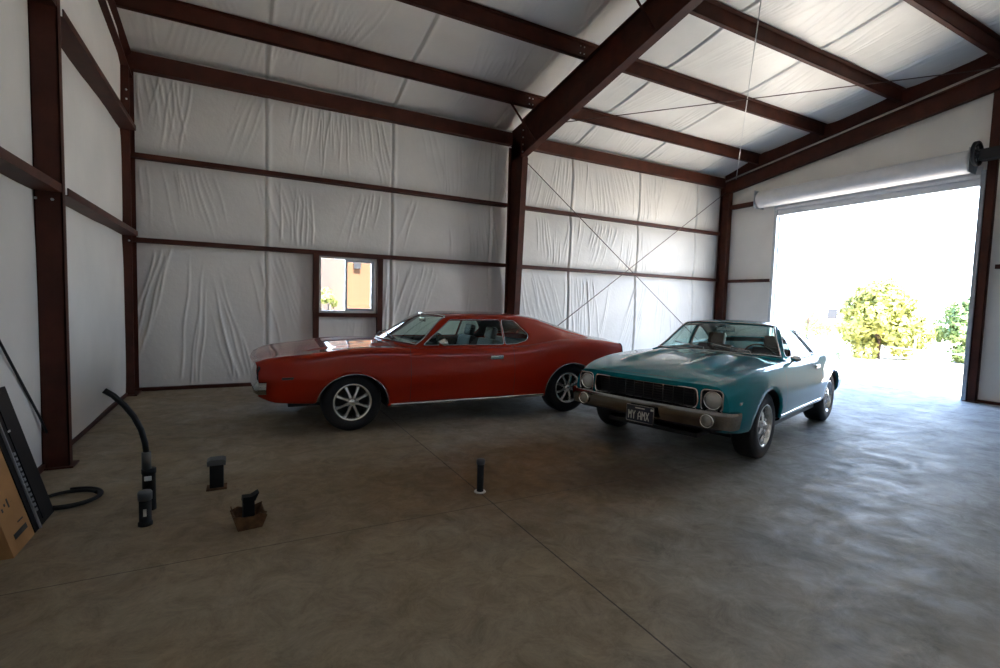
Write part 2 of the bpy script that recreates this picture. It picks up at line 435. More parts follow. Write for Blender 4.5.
# end plates of the haunch joint
prism(bm, [(8.10, 4.19), (8.56, 4.19), (8.56, 4.775), (8.10, ZK+SL*(YK-8.10)-.222)], 0, XM-.006, XM+.006)
box(bm, XM-.07, XM+.07, 8.085, 8.11, 4.16, 4.83)
raf = obj('roof_rafter', bm, M['steel']); tag(raf, 'big dark red steel rafter rising over the red car from the middle column', 'roof beam'); raf['kind'] = 'thing'
bolt_set(raf, [(XM+s_, 8.085, 4.25+k*.13) for k in range(5) for s_ in (-.045, .045)], 'y', .014, -.012, 0)
# flange braces
def angle_brace(p, q, label):
    bm = bmesh.new(); tube(bm, [p, q], .022, 4)
    o = obj('flange_brace', bm, M['steel']); tag(o, label, 'brace', 'short diagonal flange braces'); o['kind'] = 'thing'
def rbot(y): return 4.175+.209*(8.19-y)
angle_brace((XM-.55, PY[0], roofz(PY[0])-.21), (XM-.07, PY[0]-.05, rbot(PY[0])+.05), 'short dark diagonal brace from the first purlin down to the middle rafter')
angle_brace((XM-.5, PY[2], roofz(PY[2])-.21), (XM-.07, PY[2]-.05, rbot(PY[2])+.05), 'short dark diagonal brace beside the middle rafter at the third purlin')
# right end frame
bm = bmesh.new(); t = .012
box(bm, XE-.07, XE+.07, 8.36, 8.36+t, 0, 4.36); box(bm, XE-.006, XE+.006, 8.36, 8.60, 0, 4.45); box(bm, XE-.07, XE+.07, 8.60, 8.612, 0, 4.6)
box(bm, XE-.1, XE+.1, 8.32, 8.63, 0, .015)
o = obj('steel_column', bm, M['steel']); tag(o, 'dark red steel column in the far corner left of the open doorway', 'column'); o['kind'] = 'thing'
bm = bmesh.new()
zb0, sl2 = 4.285, .160
def zr_(y, d): return zb0+d+(sl2 if d < .1 else .168)*(8.72-y)
prism(bm, [(8.60, zr_(8.6, 0)), (8.60, zr_(8.6, .28)), (YR, zr_(YR, .28)), (YR, zr_(YR, 0))], 0, XE, XE+.012)
for zo in (0., .28): prism(bm, [(8.60, zr_(8.6, zo)), (8.60, zr_(8.6, zo)+.012), (YR, zr_(YR, zo)+.012), (YR, zr_(YR, zo))], 0, XE-.05, XE+.07)
prism(bm, [(8.60, zr_(8.6, .40)), (8.60, roofz(8.6)), (YK, roofz(YK)), (YR, roofz(YR)), (YR, zr_(YR, .40))], 0, XE+.05, XE+.10)
o = obj('roof_rafter', bm, M['steel']); tag(o, 'dark purple-red end rafter sloping up above the open roll-up doorway', 'roof beam'); o['kind'] = 'thing'
# purple jamb column right of the door and its neighbour
bm = bmesh.new(); JY0, JY1 = 3.44, 3.56
box(bm, XE+.0, XE+.012, JY0, JY1, 0, 5.1); box(bm, XE+.0, XR-.03, JY1-.01, JY1, 0, 5.1); box(bm, XE+.0, XR-.03, JY0, JY0+.01, 0, 5.1)
box(bm, XE-.05, XR-.02, JY0-.05, JY1+.03, 0, .015)
o = obj('steel_column', bm, M['steel']); tag(o, 'dark purple-red steel column at the right side of the open doorway', 'column'); o['kind'] = 'thing'
for (y0, y1, z, lb) in ((7.5, 8.35, 3.93, 'short dark steel girt beside the left end of the rolled-up door'), (7.2, 8.35, 2.10, 'short dark steel girt left of the doorway at mid height'),
                        (-1., 3.35, 4.08, 'dark steel girt right of the doorway beside the hoist wheel'), (-1., 3.35, 2.22, 'dark steel girt right of the doorway at mid height')):
    girt_y(y0, y1, z, lb, XE-.01, XR-.02, .1 if z > 3 and y0 > 5 else .07)
# left wall: intermediate column (channel, web towards the viewer) and corner column + end rafter
def channel_col(y, x_out, x_in, z1, label):
    bm = bmesh.new(); t = .01
    box(bm, x_out, x_in, y, y+t, 0, z1); box(bm, x_in-t, x_in, y, y+.08, 0, z1); box(bm, x_out, x_out+t, y, y+.08, 0, z1)
    box(bm, x_out-.0, x_in+.03, y-.04, y+.14, 0, .012)
    o = obj('steel_column', bm, M['steel']); tag(o, label, 'column'); o['kind'] = 'thing'; return o
c0 = channel_col(5.08, XL+.05, LXI, 5.15, 'dark red steel channel column standing near on the left wall')
channel_col(2.2, XL+.02, LXI, 5.5, 'dark red steel channel column on the left wall nearest the viewer')
bolt_set(c0, [(LXI-.16, 5.08, 2.14), (LXI-.06, 5.08, 2.14)])
bm = bmesh.new()
box(bm, -1.50, -1.31, 8.30, 8.312, 0, 4.45); box(bm, -1.41, -1.398, 8.312, 8.64, 0, 4.6); box(bm, -1.50, -1.31, 8.64, 8.65, 0, 4.7)
box(bm, -1.50, -1.28, 8.26, 8.66, 0, .015)
cc = obj('steel_column', bm, M['steel']); tag(cc, 'dark red steel column in the far left corner of the building', 'column'); cc['kind'] = 'thing'
bolt_set(cc, [(-1.50+bx, 8.30, bz) for bx, bz in ((.05, 4.05), (.16, 4.12), (.16, 4.0), (.05, 3.38), (.05, 3.22), (.05, 2.85), (.16, 2.13))], r=.013)
bm = bmesh.new()
prism(bm, [(8.60, 4.38), (8.60, 4.68), (YR, 4.68+SL*(8.6-YR)), (YR, 4.38+SL*(8.6-YR))], 0, -1.41, -1.398)
for zo in (4.38, 4.68): prism(bm, [(8.60, zo), (8.60, zo+.012), (YR, zo+.012+SL*(8.60-YR)), (YR, zo+SL*(8.60-YR))], 0, -1.5, -1.31)
o = obj('roof_rafter', bm, M['steel']); tag(o, 'dark red end rafter climbing from the far left corner column', 'roof beam'); o['kind'] = 'thing'

# cross-brace rods
def rod(p, q, label, cat='brace rod', r=.008, m='rod', group='thin cross-bracing rods'):
    bm = bmesh.new(); tube(bm, [p, q], r, 6); o = obj('brace_rod', bm, M[m]); tag(o, label, cat, group); return o
yr_ = 8.60
rod((XM+.08, yr_-.15, 4.32), (XE-.1, yr_-.10, .2), 'thin brace rod falling from the middle column top towards the doorway corner')
rod((XE-.06, yr_-.12, 4.36), (XM+.08, yr_-.12, .25), 'thin brace rod falling from the corner column top towards the red car')
rod((XM+.1, 8.02, 4.72), (XE-.05, 3.4, 5.42), 'thin roof brace rod running from the middle column to the end rafter')
rod((XE-.12, 8.15, 4.62), (XM+.12, 3.4, 5.52), 'thin roof brace rod climbing from the far doorway corner', m='alu')

# ---- back window
x0, x1, z0, z1 = WIN
bm = bmesh.new()
for a, b_ in ((x0-.095, x0-.005), (x1+.005, x1+.095)): box(bm, a, b_, YB-.13, YB-.02, 0.05, 2.2)
box(bm, x0-.005, x1+.005, YB-.13, YB-.02, z0-.07, z0-.005); box(bm, x0-.005, x1+.005, YB-.13, YB-.02, z1+.005, z1+.035)
o = obj('window_framing', bm, M['steel']); tag(o, 'dark red steel framing around the small back window', 'window framing'); o['kind'] = 'thing'
win = empty('window_1', ((x0+x1)/2, YB, z0)); win['kind'] = 'structure'
def W_(bm, a0, a1, b0, b1, c0_, c1): box(bm, a0-(x0+x1)/2, a1-(x0+x1)/2, b0-YB, b1-YB, c0_-z0, c1-z0, .003)
bm = bmesh.new(); ya, yb_ = YB-.06, YB+.09; f = .035
W_(bm, x0, x0+f, ya, yb_, z0, z1); W_(bm, x1-f, x1, ya, yb_, z0, z1); W_(bm, x0+f, x1-f, ya, yb_, z0, z0+f); W_(bm, x0+f, x1-f, ya, yb_, z1-f, z1)
obj('window_frame', bm, M['alu'], win)
bm = bmesh.new(); xm = (x0+x1)/2-.03
W_(bm, xm-.02, xm+.02, YB-.02, YB+.03, z0+f, z1-f); W_(bm, x1-f-.05, x1-f, YB-.02, YB+.03, z0+f, z1-f)
W_(bm, xm+.02, x1-f-.05, YB-.02, YB+.03, z0+f, z0+f+.04); W_(bm, xm+.02, x1-f-.05, YB-.02, YB+.03, z1-f-.04, z1-f)
obj('sliding_sash', bm, M['galv'], win)

def thin_glass(name, tint, rough=.0, refl=1.0):
    m, nt, b = new_mat(name); nt.nodes.remove(b)
    lw = nt.nodes.new('ShaderNodeLayerWeight'); lw.inputs['Blend'].default_value = .5
    pw = nt.nodes.new('ShaderNodeMath'); pw.operation = 'POWER'; pw.inputs[1].default_value = 4.
    nt.links.new(lw.outputs['Facing'], pw.inputs[0])
    tr = nt.nodes.new('ShaderNodeBsdfTransparent'); tr.inputs['Color'].default_value = tint+(1,)
    gl = nt.nodes.new('ShaderNodeBsdfGlossy'); gl.inputs['Roughness'].default_value = rough
    ml = nt.nodes.new('ShaderNodeMath'); ml.operation = 'MULTIPLY_ADD'; ml.inputs[1].default_value = refl; ml.inputs[2].default_value = .06; ml.use_clamp = True
    mx = nt.nodes.new('ShaderNodeMixShader')
    nt.links.new(pw.outputs[0], ml.inputs[0]); nt.links.new(ml.outputs[0], mx.inputs[0])
    nt.links.new(tr.outputs[0], mx.inputs[1]); nt.links.new(gl.outputs[0], mx.inputs[2])
    nt.links.new(mx.outputs[0], nt.nodes['Material Output'].inputs['Surface'])
    return m
M['clear_glass'] = thin_glass('window_glass', (.93, .95, .94))
M['car_glass'] = thin_glass('tinted_car_glass', (.74, .88, .83))
bm = bmesh.new(); W_(bm, x0+f, xm-.02, YB+.045, YB+.049, z0+f, z1-f); W_(bm, xm+.02, x1-f-.05, YB+.003, YB+.007, z0+f+.04, z1-f-.04)
obj('window_pane', bm, M['clear_glass'], win)

# ---- roll-up door: rolled curtain, guides, end brackets and hoist
door = empty('roll_up_door', (XR-.15, DOOR[0], 0)); door['kind'] = 'thing'
tag(door, 'white roll-up door coiled above the wide open doorway', 'roll-up door')
door.location = (0, 0, 0)
bm = bmesh.new(); RX, RZ, RR = XR-.24, 4.00, .19
prof = [(.0001, DOOR[0]+.10), (RR*.9, DOOR[0]+.10)]
for k in range(60):
    yk = DOOR[0]+.12+k*(DOOR[1]-DOOR[0]+.25)/59; prof.append((RR+.003*(k % 2), yk))
prof += [(RR*.9, DOOR[1]+.39), (.0001, DOOR[1]+.39)]
lathe(bm, prof, 'y', (RX, 0, RZ), 40); obj('curtain_roll', bm, M['curtain'], door)
bm = bmesh.new(); prism(bm, [(XR-.14, DOOR[3]+.12), (XR-.125, DOOR[3]+.12), (XR-.06, DOOR[3]+.26), (XR-.08, DOOR[3]+.26)], 1, DOOR[0]-.0, DOOR[1]+.1)
box(bm, XR-.15, XR-.05, DOOR[0]+.0, DOOR[1]+.05, DOOR[3]+.06, DOOR[3]+.12, .005); box(bm, XR-.12, XR-.09, DOOR[0], DOOR[1]+.02, DOOR[3]-.06, DOOR[3]+.06)
obj('bottom_bar', bm, M['curtain'], door)
bm = bmesh.new()
bm.free()
for a, b_ in ((DOOR[0]-.06, DOOR[0]), (DOOR[1], DOOR[1]+.07)):
    bm = bmesh.new(); box(bm, XR-.14, XR-.06, a, b_, 0, 3.85, .004)
    obj('guide_track', bm, M['galv'], door)
bm = bmesh.new(); box(bm, XR-.02, XR+.14, DOOR[1], DOOR[1]+.05, 0, 3.72); box(bm, XR-.02, XR+.14, DOOR[0]-.05, DOOR[0], 0, 3.72); box(bm, XR-.02, XR+.14, DOOR[0], DOOR[1], 3.66, 3.72)
obj('jamb_trim', bm, M['galv'], door)
bm = bmesh.new(); box(bm, XR-.42, XR-.05, DOOR[1]+.40, DOOR[1]+.415, RZ-.2, RZ+.2, .004); obj('end_bracket', bm, M['galv'], door)
bm = bmesh.new(); box(bm, XR-.42, XR-.05, DOOR[0]+.07, DOOR[0]+.085, RZ-.2, RZ+.2, .004)
obj('end_bracket', bm, M['galv'], door)
HY = DOOR[0]+.02; HX = RX-.05; HZ = RZ+.10
bm = bmesh.new(); lathe(bm, [(.155, -.022), (.20, -.022), (.20, -.008), (.178, 0), (.20, .008), (.20, .022), (.155, .022)], 'y', (HX, HY, HZ), 32, closed=True)
for k in range(4):
    a = k*math.pi/4+.3; tube(bm, [(HX-.165*math.cos(a), HY, HZ-.165*math.sin(a)), (HX+.165*math.cos(a), HY, HZ+.165*math.sin(a))], .011, 6)
lathe(bm, [(.0001, -.05), (.04, -.05), (.04, .05), (.0001, .05)], 'y', (HX, HY, HZ), 16)
box(bm, HX-.03, HX+.16, HY-.30, HY-.03, HZ-.12, HZ+.06, .02)
obj('chain_hoist_wheel', bm, M['black_iron'], door)
# ------------------------------------------------------------------ cars
def pch(pts):
    """monotone cubic through (x, y) points"""
    xs = [float(p[0]) for p in pts]; ys = [float(p[1]) for p in pts]; n = len(xs)
    if n == 1: return lambda x: ys[0]
    h = [xs[i+1]-xs[i] for i in range(n-1)]; d = [(ys[i+1]-ys[i])/h[i] for i in range(n-1)]
    m = [0.]*n
    for i in range(1, n-1):
        if d[i-1]*d[i] > 0:
            w1, w2 = 2*h[i]+h[i-1], h[i]+2*h[i-1]; m[i] = (w1+w2)/(w1/d[i-1]+w2/d[i])
    m[0], m[-1] = d[0], d[-1]
    def f(x):
        if x <= xs[0]: return ys[0]
        if x >= xs[-1]: return ys[-1]
        lo = 0
        while xs[lo+1] < x: lo += 1
        t = (x-xs[lo])/h[lo]
        return ((2*t**3-3*t*t+1)*ys[lo]+(t**3-2*t*t+t)*h[lo]*m[lo]+(-2*t**3+3*t*t)*ys[lo+1]+(t**3-t*t)*h[lo]*m[lo+1])
    return f
class Loft:
    def __init__(s, lines, shift=None, deform=None):
        s.L = [(pch(a), pch(b)) for a, b in lines]; s.n = len(lines)-1; s.shift = shift; s.deform = deform; s.cache = {}
    def sec(s, x):
        k = round(x, 5)
        if k not in s.cache:
            P = [(a(x), b(x)) for a, b in s.L]; t = [0.]
            for i in range(1, len(P)): t.append(t[-1]+max(1e-4, math.dist(P[i], P[i-1])))
            s.cache[k] = (t, pch(list(zip(t, [p[0] for p in P]))), pch(list(zip(t, [p[1] for p in P]))))
        return s.cache[k]
    def yz(s, x, v):
        t, fy, fz = s.sec(x); v = min(max(v, 0), s.n); i = min(int(v), s.n-1); tt = t[i]+(v-i)*(t[i+1]-t[i])
        return fy(tt), fz(tt)
    def __call__(s, x, v):
        y, z = s.yz(x, v); X = x
        if s.deform: y, z = s.deform(x, y, z, v)
        if s.shift: X = x+s.shift(x, y, z, v)
        return Vector((X, y, z))
    def v_at(s, x, z, v0=0., v1=6.):
        if z < s.yz(x, v0)[1]: return v0-.4
        if z > s.yz(x, v1)[1]: return v1
        for _ in range(30):
            m = (v0+v1)/2
            if s.yz(x, m)[1] < z: v0 = m
            else: v1 = m
        return (v0+v1)/2
def dense(poly, step=.03):
    out = []
    for i, p in enumerate(poly):
        q = poly[(i+1) % len(poly)]; n = max(1, int(math.dist(p, q)/step))
        for k in range(n): out.append((p[0]+(q[0]-p[0])*k/n, p[1]+(q[1]-p[1])*k/n))
    return out
def rounded(poly, r, n=4):
    out = []; N = len(poly)
    for i in range(N):
        p = Vector(poly[i]).to_2d(); a = Vector(poly[i-1]).to_2d(); b_ = Vector(poly[(i+1) % N]).to_2d()
        ra = min(r, (a-p).length*.45, (b_-p).length*.45); s = p+(a-p).normalized()*ra; e = p+(b_-p).normalized()*ra
        for k in range(n+1):
            t = k/n; out.append(tuple((1-t)**2*s+2*t*(1-t)*p+t*t*e))
    return out
def inside(p, poly):
    c = False; n = len(poly); x, y = p
    for i in range(n):
        x1, y1 = poly[i]; x2, y2 = poly[i-1]
        if (y1 > y) != (y2 > y) and x < (x2-x1)*(y-y1)/(y2-y1)+x1: c = not c
    return c
def cdt_regions(domain, regions, du, dv, sv):
    """triangulate a parameter plane with constraint loops. regions: [(name, loop)], first match wins"""
    pts = []; edges = []
    loops = [domain]+[r[1] for r in regions]
    for lp in loops:
        b0 = len(pts); pts += [Vector((p[0], p[1]*sv)) for p in lp]
        edges += [(b0+i, b0+(i+1) % len(lp)) for i in range(len(lp))]
    u0, u1 = min(p[0] for p in domain), max(p[0] for p in domain); v0, v1 = min(p[1] for p in domain), max(p[1] for p in domain)
    cell = {}
    for p in pts: cell.setdefault((round(p.x/.03), round(p.y/.03)), []).append(p)
    nu, nv = int((u1-u0)/du), int((v1-v0)/dv)
    for i in range(1, nu):
        for j in range(1, nv):
            q = Vector((u0+(u1-u0)*i/nu, (v0+(v1-v0)*j/nv)*sv)); k = (round(q.x/.03), round(q.y/.03)); ok = True
            for a in (-1, 0, 1):
                for b_ in (-1, 0, 1):
                    for p in cell.get((k[0]+a, k[1]+b_), ()):
                        if (p-q).length < .018: ok = False; break
                    if not ok: break
                if not ok: break
            if ok: pts.append(q)
    V, E_, F_, *_ = delaunay_2d_cdt(pts, edges, [], 0, 1e-6)
    V = [(v.x, v.y/sv) for v in V]; out = {}
    for f in F_:
        c = (sum(V[i][0] for i in f)/3, sum(V[i][1] for i in f)/3)
        if not inside(c, domain): continue
        nm = 'body'
        for n_, lp in regions:
            if inside(c, lp): nm = n_; break
        out.setdefault(nm, []).append(f)
    return V, out
def emit(bm, V, tris, F, mirror, mat=0):
    used = sorted({i for f in tris for i in f}); fs = []
    for sgn in ((1, -1) if mirror == 'both' else ((1,) if mirror == 'right' else (-1,))):
        mp = {}
        for i in used:
            p = F(*V[i]); mp[i] = bm.verts.new((p[0], p[1]*sgn, p[2]))
        for f in tris:
            try:
                ff = bm.faces.new([mp[i] for i in (f if sgn > 0 else f[::-1])]); ff.material_index = mat; ff.smooth = True
            except ValueError: pass
def finish(bm, dist=.0006):
    bmesh.ops.remove_doubles(bm, verts=bm.verts, dist=dist)
    bmesh.ops.dissolve_degenerate(bm, dist=.0002, edges=bm.edges)
    bmesh.ops.recalc_face_normals(bm, faces=bm.faces)

def car_paint(name, col, flake, metal, rough):
    m, nt, b = new_mat(name)
    b.inputs['Metallic'].default_value = metal; b.inputs['Roughness'].default_value = rough
    b.inputs['Coat Weight'].default_value = .95; b.inputs['Coat IOR'].default_value = 1.38; b.inputs['Coat Roughness'].default_value = .008; b.inputs['Specular IOR Level'].default_value = .08
    n = nt.nodes.new('ShaderNodeTexNoise'); n.inputs['Scale'].default_value = 900
    tc = nt.nodes.new('ShaderNodeTexCoord'); nt.links.new(tc.outputs['Object'], n.inputs['Vector'])
    r = nt.nodes.new('ShaderNodeValToRGB'); r.color_ramp.elements[0].color = col+(1,); r.color_ramp.elements[1].color = flake+(1,)
    nt.links.new(n.outputs['Fac'], r.inputs['Fac']); nt.links.new(r.outputs['Color'], b.inputs['Base Color'])
    return m
M['paint_red'] = car_paint('burnt_red_paint', (.31, .014, .003), (.37, .022, .004), .0, .5)
M['paint_teal'] = car_paint('teal_metallic_paint', (.0, .15, .19), (.0, .22, .265), .08, .4)
M['chrome'] = pbr('chrome', (.78, .78, .77), .08, 1)
M['bumper_chrome'] = pbr('darkened_bumper_chrome', (.36, .34, .31), .14, 1, var=.1)  # base colour darkened to paint the dark floor's reflection into the chrome
M['dull_chrome'] = pbr('dulled_chrome', (.55, .55, .55), .22, 1, var=.1)
M['rubber'] = pbr('tyre_rubber', (.012, .012, .013), .55, 0, .4, bump=.2, bscale=120)
M['rim'] = pbr('silver_wheel', (.75, .75, .73), .25, .9, var=.05)
M['rim_dark'] = pbr('wheel_pocket_paint', (.03, .03, .03), .5, .3)
M['trim_black'] = pbr('black_trim', (.008, .008, .009), .4, 0)
M['interior'] = pbr('dark_interior_vinyl', (.014, .013, .013), .55, 0, var=.2)
M['interior_red'] = pbr('maroon_seat_vinyl', (.05, .022, .022), .5, 0, var=.2)
M['headliner'] = pbr('grey_headliner', (.16, .15, .14), .8)
M['lens'] = pbr('headlamp_lens', (.6, .6, .56), .2, .5, coat=1., bump=.5, bscale=70)
M['amber'] = pbr('turn_lamp_lens', (.34, .32, .28), .2, .4, coat=1., bump=.5, bscale=80)
M['tail_red'] = pbr('tail_lamp_lens', (.25, .01, .01), .2, coat=1.)
M['plate'] = pbr('plate_black', (.012, .014, .03), .4)
M['plate_ink'] = pbr('plate_letters', (.6, .6, .55), .5)

def make_wheel(parent, x, y, side, R_=.325, w=.21, rim=.205, style=0):
    """side -1: left (outer face towards -y)"""
    t = empty('wheel', (x, y, R_)); t.parent = parent
    s = side
    def Y(a): return a*s                       # a>0 is outwards
    bm = bmesh.new()
    prof = [(rim-.012, Y(-w)), (rim+.03, Y(-w)), (R_-.045, Y(-w)), (R_-.012, Y(-w+.02)), (R_, Y(-w+.045)), (R_, Y(-.045)), (R_-.012, Y(-.015)), (R_-.05, Y(.004)), (rim+.02, Y(-.003)), (rim-.004, Y(-.012)), (rim-.012, Y(-.03))]
    lathe(bm, prof, 'y', (0, 0, 0), 56, closed=True); obj('tyre', bm, M['rubber'], t)
    bm = bmesh.new()
    lathe(bm, [(rim+.004, Y(-.010)), (rim+.006, Y(-.001)), (rim-.006, Y(.002)), (rim-.018, Y(-.008)), (rim-.026, Y(-.05)), (rim-.03, Y(-w+.01)), (rim-.022, Y(-w+.01)), (rim-.014, Y(-.05))], 'y', (0, 0, 0), 56, closed=True)
    obj('rim', bm, M['rim'] if style == 0 else M['chrome'], t)
    bm = bmesh.new(); lathe(bm, [(.0001, Y(-.10)), (rim-.03, Y(-.10)), (rim-.03, Y(-.11)), (.0001, Y(-.11))], 'y', (0, 0, 0), 40); obj('brake_drum', bm, M['rim_dark'], t)
    ns = 8 if style == 0 else 5
    bm = bmesh.new()
    for k in range(ns):
        a = 2*math.pi*(k+.5)/ns - math.pi/2
        mt = Matrix.Rotation(-a, 4, 'Y')
        if style == 0: pr_ = [(.035, .020, -.018), (.11, .015, -.022), (rim-.022, .021, -.045)]
        else: pr_ = [(.03, .045, -.010), (.09, .030, -.018), (.13, .034, -.030), (rim-.022, .055, -.055)]
        prev = None
        for (rr, hw, yy) in pr_:
            cur = [bm.verts.new(mt @ Vector(p)) for p in ((rr, Y(yy-.035), -hw), (rr, Y(yy-.012), -hw), (rr, Y(yy), -hw*.55), (rr, Y(yy), hw*.55), (rr, Y(yy-.012), hw), (rr, Y(yy-.035), hw))]
            if prev:
                for i in range(5): bm.faces.new((prev[i], prev[i+1], cur[i+1], cur[i]))
            prev = cur
    bmesh.ops.recalc_face_normals(bm, faces=bm.faces)
    obj('wheel_spokes', bm, M['rim'] if style == 0 else M['chrome'], t, angle=35)
    bm = bmesh.new(); lathe(bm, [(.0001, Y(.002)), (.022, Y(.002)), (.03, Y(-.006)), (.042, Y(-.012)), (.05, Y(-.03)), (.05, Y(-.10)), (.0001, Y(-.10))], 'y', (0, 0, 0), 28)
    for k in range(5):
        a = 2*math.pi*k/5; lathe(bm, [(.0001, Y(-.004)), (.007, Y(-.004)), (.009, Y(-.03)), (.0001, Y(-.03))], 'y', (.062*math.cos(a), 0, .062*math.sin(a)), 8)
    obj('hub_cap', bm, M['rim'] if style == 0 else M['chrome'], t)
    return t

def strip(bm, loop, off, closed=False, mat=0):
    A = [bm.verts.new(p) for p in loop]; B = [bm.verts.new(Vector(p)+Vector(off)) for p in loop]
    n = len(A)
    for i in range(n if closed else n-1):
        f = bm.faces.new((A[i], A[(i+1) % n], B[(i+1) % n], B[i])); f.material_index = mat; f.smooth = True
def sweepgrid(bm, rows, mat=0):
    V = [[bm.verts.new(p) for p in r] for r in rows]
    for i in range(len(V)-1):
        for j in range(len(V[0])-1):
            f = bm.faces.new((V[i][j], V[i+1][j], V[i+1][j+1], V[i][j+1])); f.smooth = True; f.material_index = mat

def build_car(S):
    root = empty(S['name'], S['loc'], S['rz'], S['label'], 'car')
    paint = M[S['paint']]; x0, x1 = S['x0'], S['x1']
    B = Loft(S['lines'], S['shift'], S.get('deform')); NV = B.n; kb = S['kb']
    # --- body shell
    dom = [(x0, 0)]+[(x0+(x1-x0)*k/60, 0) for k in range(1, 60)]+[(x1, 0)]+[(x1, NV*k/40) for k in range(1, 40)]+[(x1, NV)]+[(x1+(x0-x1)*k/60, NV) for k in range(1, 60)]+[(x0, NV)]+[(x0, NV*k/40) for k in range(39, 0, -1)]
    regions = []; arches = []
    for (cx, cz, a, b_) in S['arches']:
        lp = [(cx+a, .0)]
        lp += [(cx+a*math.cos(t)*(1 if abs(math.cos(t)) < 1 else 1), cz+b_*math.sin(t)) for t in [math.pi*k/36 for k in range(37)]]
        lp += [(cx-a, .0)]
        lp2 = [(x, B.v_at(x, z, 0., float(kb))) for x, z in dense(lp, .02)]
        regions.append(('cut', lp2)); arches.append([(x, z) for x, z in lp[1:-1]])
    c0, c1 = S['cabin']
    regions.append(('cut', dense([(c0, kb+1), (c1, kb+1), (c1, NV+.3), (c0, NV+.3)], .05)))
    da, db = S['door']; e = .0045
    dl = lambda q: dense([(da-q, 1.35-q*8), (db+q, 1.35-q*8), (db+q-.0, kb+.5), (da-q, kb+.5)], .03)
    regions.append(('door', dl(0))); regions.append(('seam', dl(e)))
    h0, h1 = S['hood']; vh = S['hood_v']
    hl = lambda q: dense([(h0-q, vh-q*6), (h1+q, vh-q*6), (h1+q, NV+.3), (h0-q, NV+.3)], .03)
    regions.append(('hood', hl(0))); regions.append(('seam', hl(e)))
    d0, d1 = S['deck']
    kl = lambda q: dense([(d0-q, vh-q*6), (d1+q, vh-q*6), (d1+q, NV+.3), (d0-q, NV+.3)], .03)
    regions.append(('deck', kl(0))); regions.append(('seam', kl(e)))
    V, G = cdt_regions(dom, regions, .05, .2, .13)
    bm = bmesh.new(); emit(bm, V, G['body'], B, 'both'); emit(bm, V, G.get('seam', []), B, 'both', 1)
    # arch lips
    lips = []
    for lp in arches:
        pts = [B(x, B.v_at(x, z, 0., float(kb))) for x, z in dense(lp+[lp[0]], .03)[:] if z > B.yz(x, 0)[1]+.005]
        pts = [p for i, p in enumerate(pts)]
        # keep only the arc (drop the closing chord)
        zc = S['arches'][arches.index(lp)][1]
        arc = [B(x, B.v_at(x, z, 0., float(kb))) for x, z in lp if z > B.yz(x, 0)[1]+.005]
        for sg in (1, -1): strip(bm, [(p.x, p.y*sg, p.z) for p in arc], (0, -.03*sg, 0))
        if S['style'] == 0:
            for sg in (1, -1): lips.append([(p.x, (p.y+.003)*sg, p.z) for p in arc])
    finish(bm)
    body = obj('body_shell', bm, [paint, M['trim_black']], root)
    for lp in lips:
        bm = bmesh.new(); tube(bm, lp, .0055, 6); obj('arch_trim', bm, M['dull_chrome'], root)
    for sd, nm in ((-1, 'left'), (1, 'right')):
        bm = bmesh.new(); emit(bm, V, G['door'], B, nm); finish(bm); dr = obj('door', bm, paint, root)
        bm = bmesh.new(); hx, hz = S['handle']; p = B(hx, B.v_at(hx, hz, 0., float(kb))); 
        box(bm, hx-.085, hx+.085, p.y-.004, p.y+.014, hz-.022, hz+.022, .006)
        box(bm, hx-.075, hx+.02, p.y+.010, p.y+.024, hz-.006, hz+.012, .004)
        for v in bm.verts: v.co.y *= sd
        obj('door_handle', bm, M['rim'], dr)
        mx, mz = S['mirror']; ms = S.get('ms', 1.)
        if sd < 0:
            bm = bmesh.new(); yb_ = B(mx, kb).y
            lathe(bm, [(.0001, -.05), (.03, -.045), (.055, -.01), (.058, .02), (.052, .024), (.0001, .024)], 'x', (mx+.0, 0, 0), 24)
            for v in bm.verts: v.co.y = v.co.y*.95*ms+yb_+.065; v.co.z = v.co.z*.62*ms+mz; v.co.x = mx+(v.co.x-mx)*.8*ms
            tube(bm, [(mx+.04, yb_-.005, mz-.055), (mx+.01, yb_+.05, mz-.02)], .012, 8)
            for v in bm.verts: v.co.y *= sd
            obj('door_mirror', bm, M['chrome'], dr)
    bm = bmesh.new(); emit(bm, V, G['hood'], B, 'both'); finish(bm); hood = obj('hood', bm, paint, root)
    bm = bmesh.new(); emit(bm, V, G['deck'], B, 'both'); finish(bm); obj('trunk_lid', bm, paint, root)
    # wheel houses
    for lp, (cx, cz, a, b_) in zip(arches, S['arches']):
        for sg in (1, -1):
            bm = bmesh.new(); arc = [B(x, B.v_at(x, z, 0., float(kb))) for x, z in lp if z > B.yz(x, 0)[1]+.005]
            arc = [(p.x, (p.y-.02)*sg, p.z) for p in arc]
            strip(bm, arc, (0, -.36*sg, 0))
            inn = [bm.verts.new((p[0], p[1]-.36*sg, p[2])) for p in arc]; bm.faces.new(inn)
            obj('wheel_housing', bm, M['trim_black'], root)
    # floor pan and underbody
    bm = bmesh.new(); fz = .25
    box(bm, -.62, x1-.5, -.48, .48, fz-.02, fz+.02)
    a_, b2_ = S['arches'][0], S['arches'][1]
    box(bm, a_[0]+a_[2]+.01, b2_[0]-b2_[2]-.01, -.80, .80, fz-.02, fz+.02)
    box(bm, x1-.5, x1-.14, -.7, .7, .38, .40); box(bm, -.70, -.45, -.6, .6, .37, .40)
    box(bm, -.12, .12, -.6, .6, .17, .26); box(bm, b2_[0]-.06, b2_[0]+.06, -.62, .62, .24, .36)
    tube(bm, [(.3, .3, .2), (2., .3, .18), (x1-.3, .45, .22)], .03, 8)
    # firewall, rear bulkhead
    box(bm, c0-.02, c0, -.74, .74, fz, .85); box(bm, c1, c1+.02, -.74, .74, fz, .86)
    obj('underbody', bm, M['trim_black'], root)
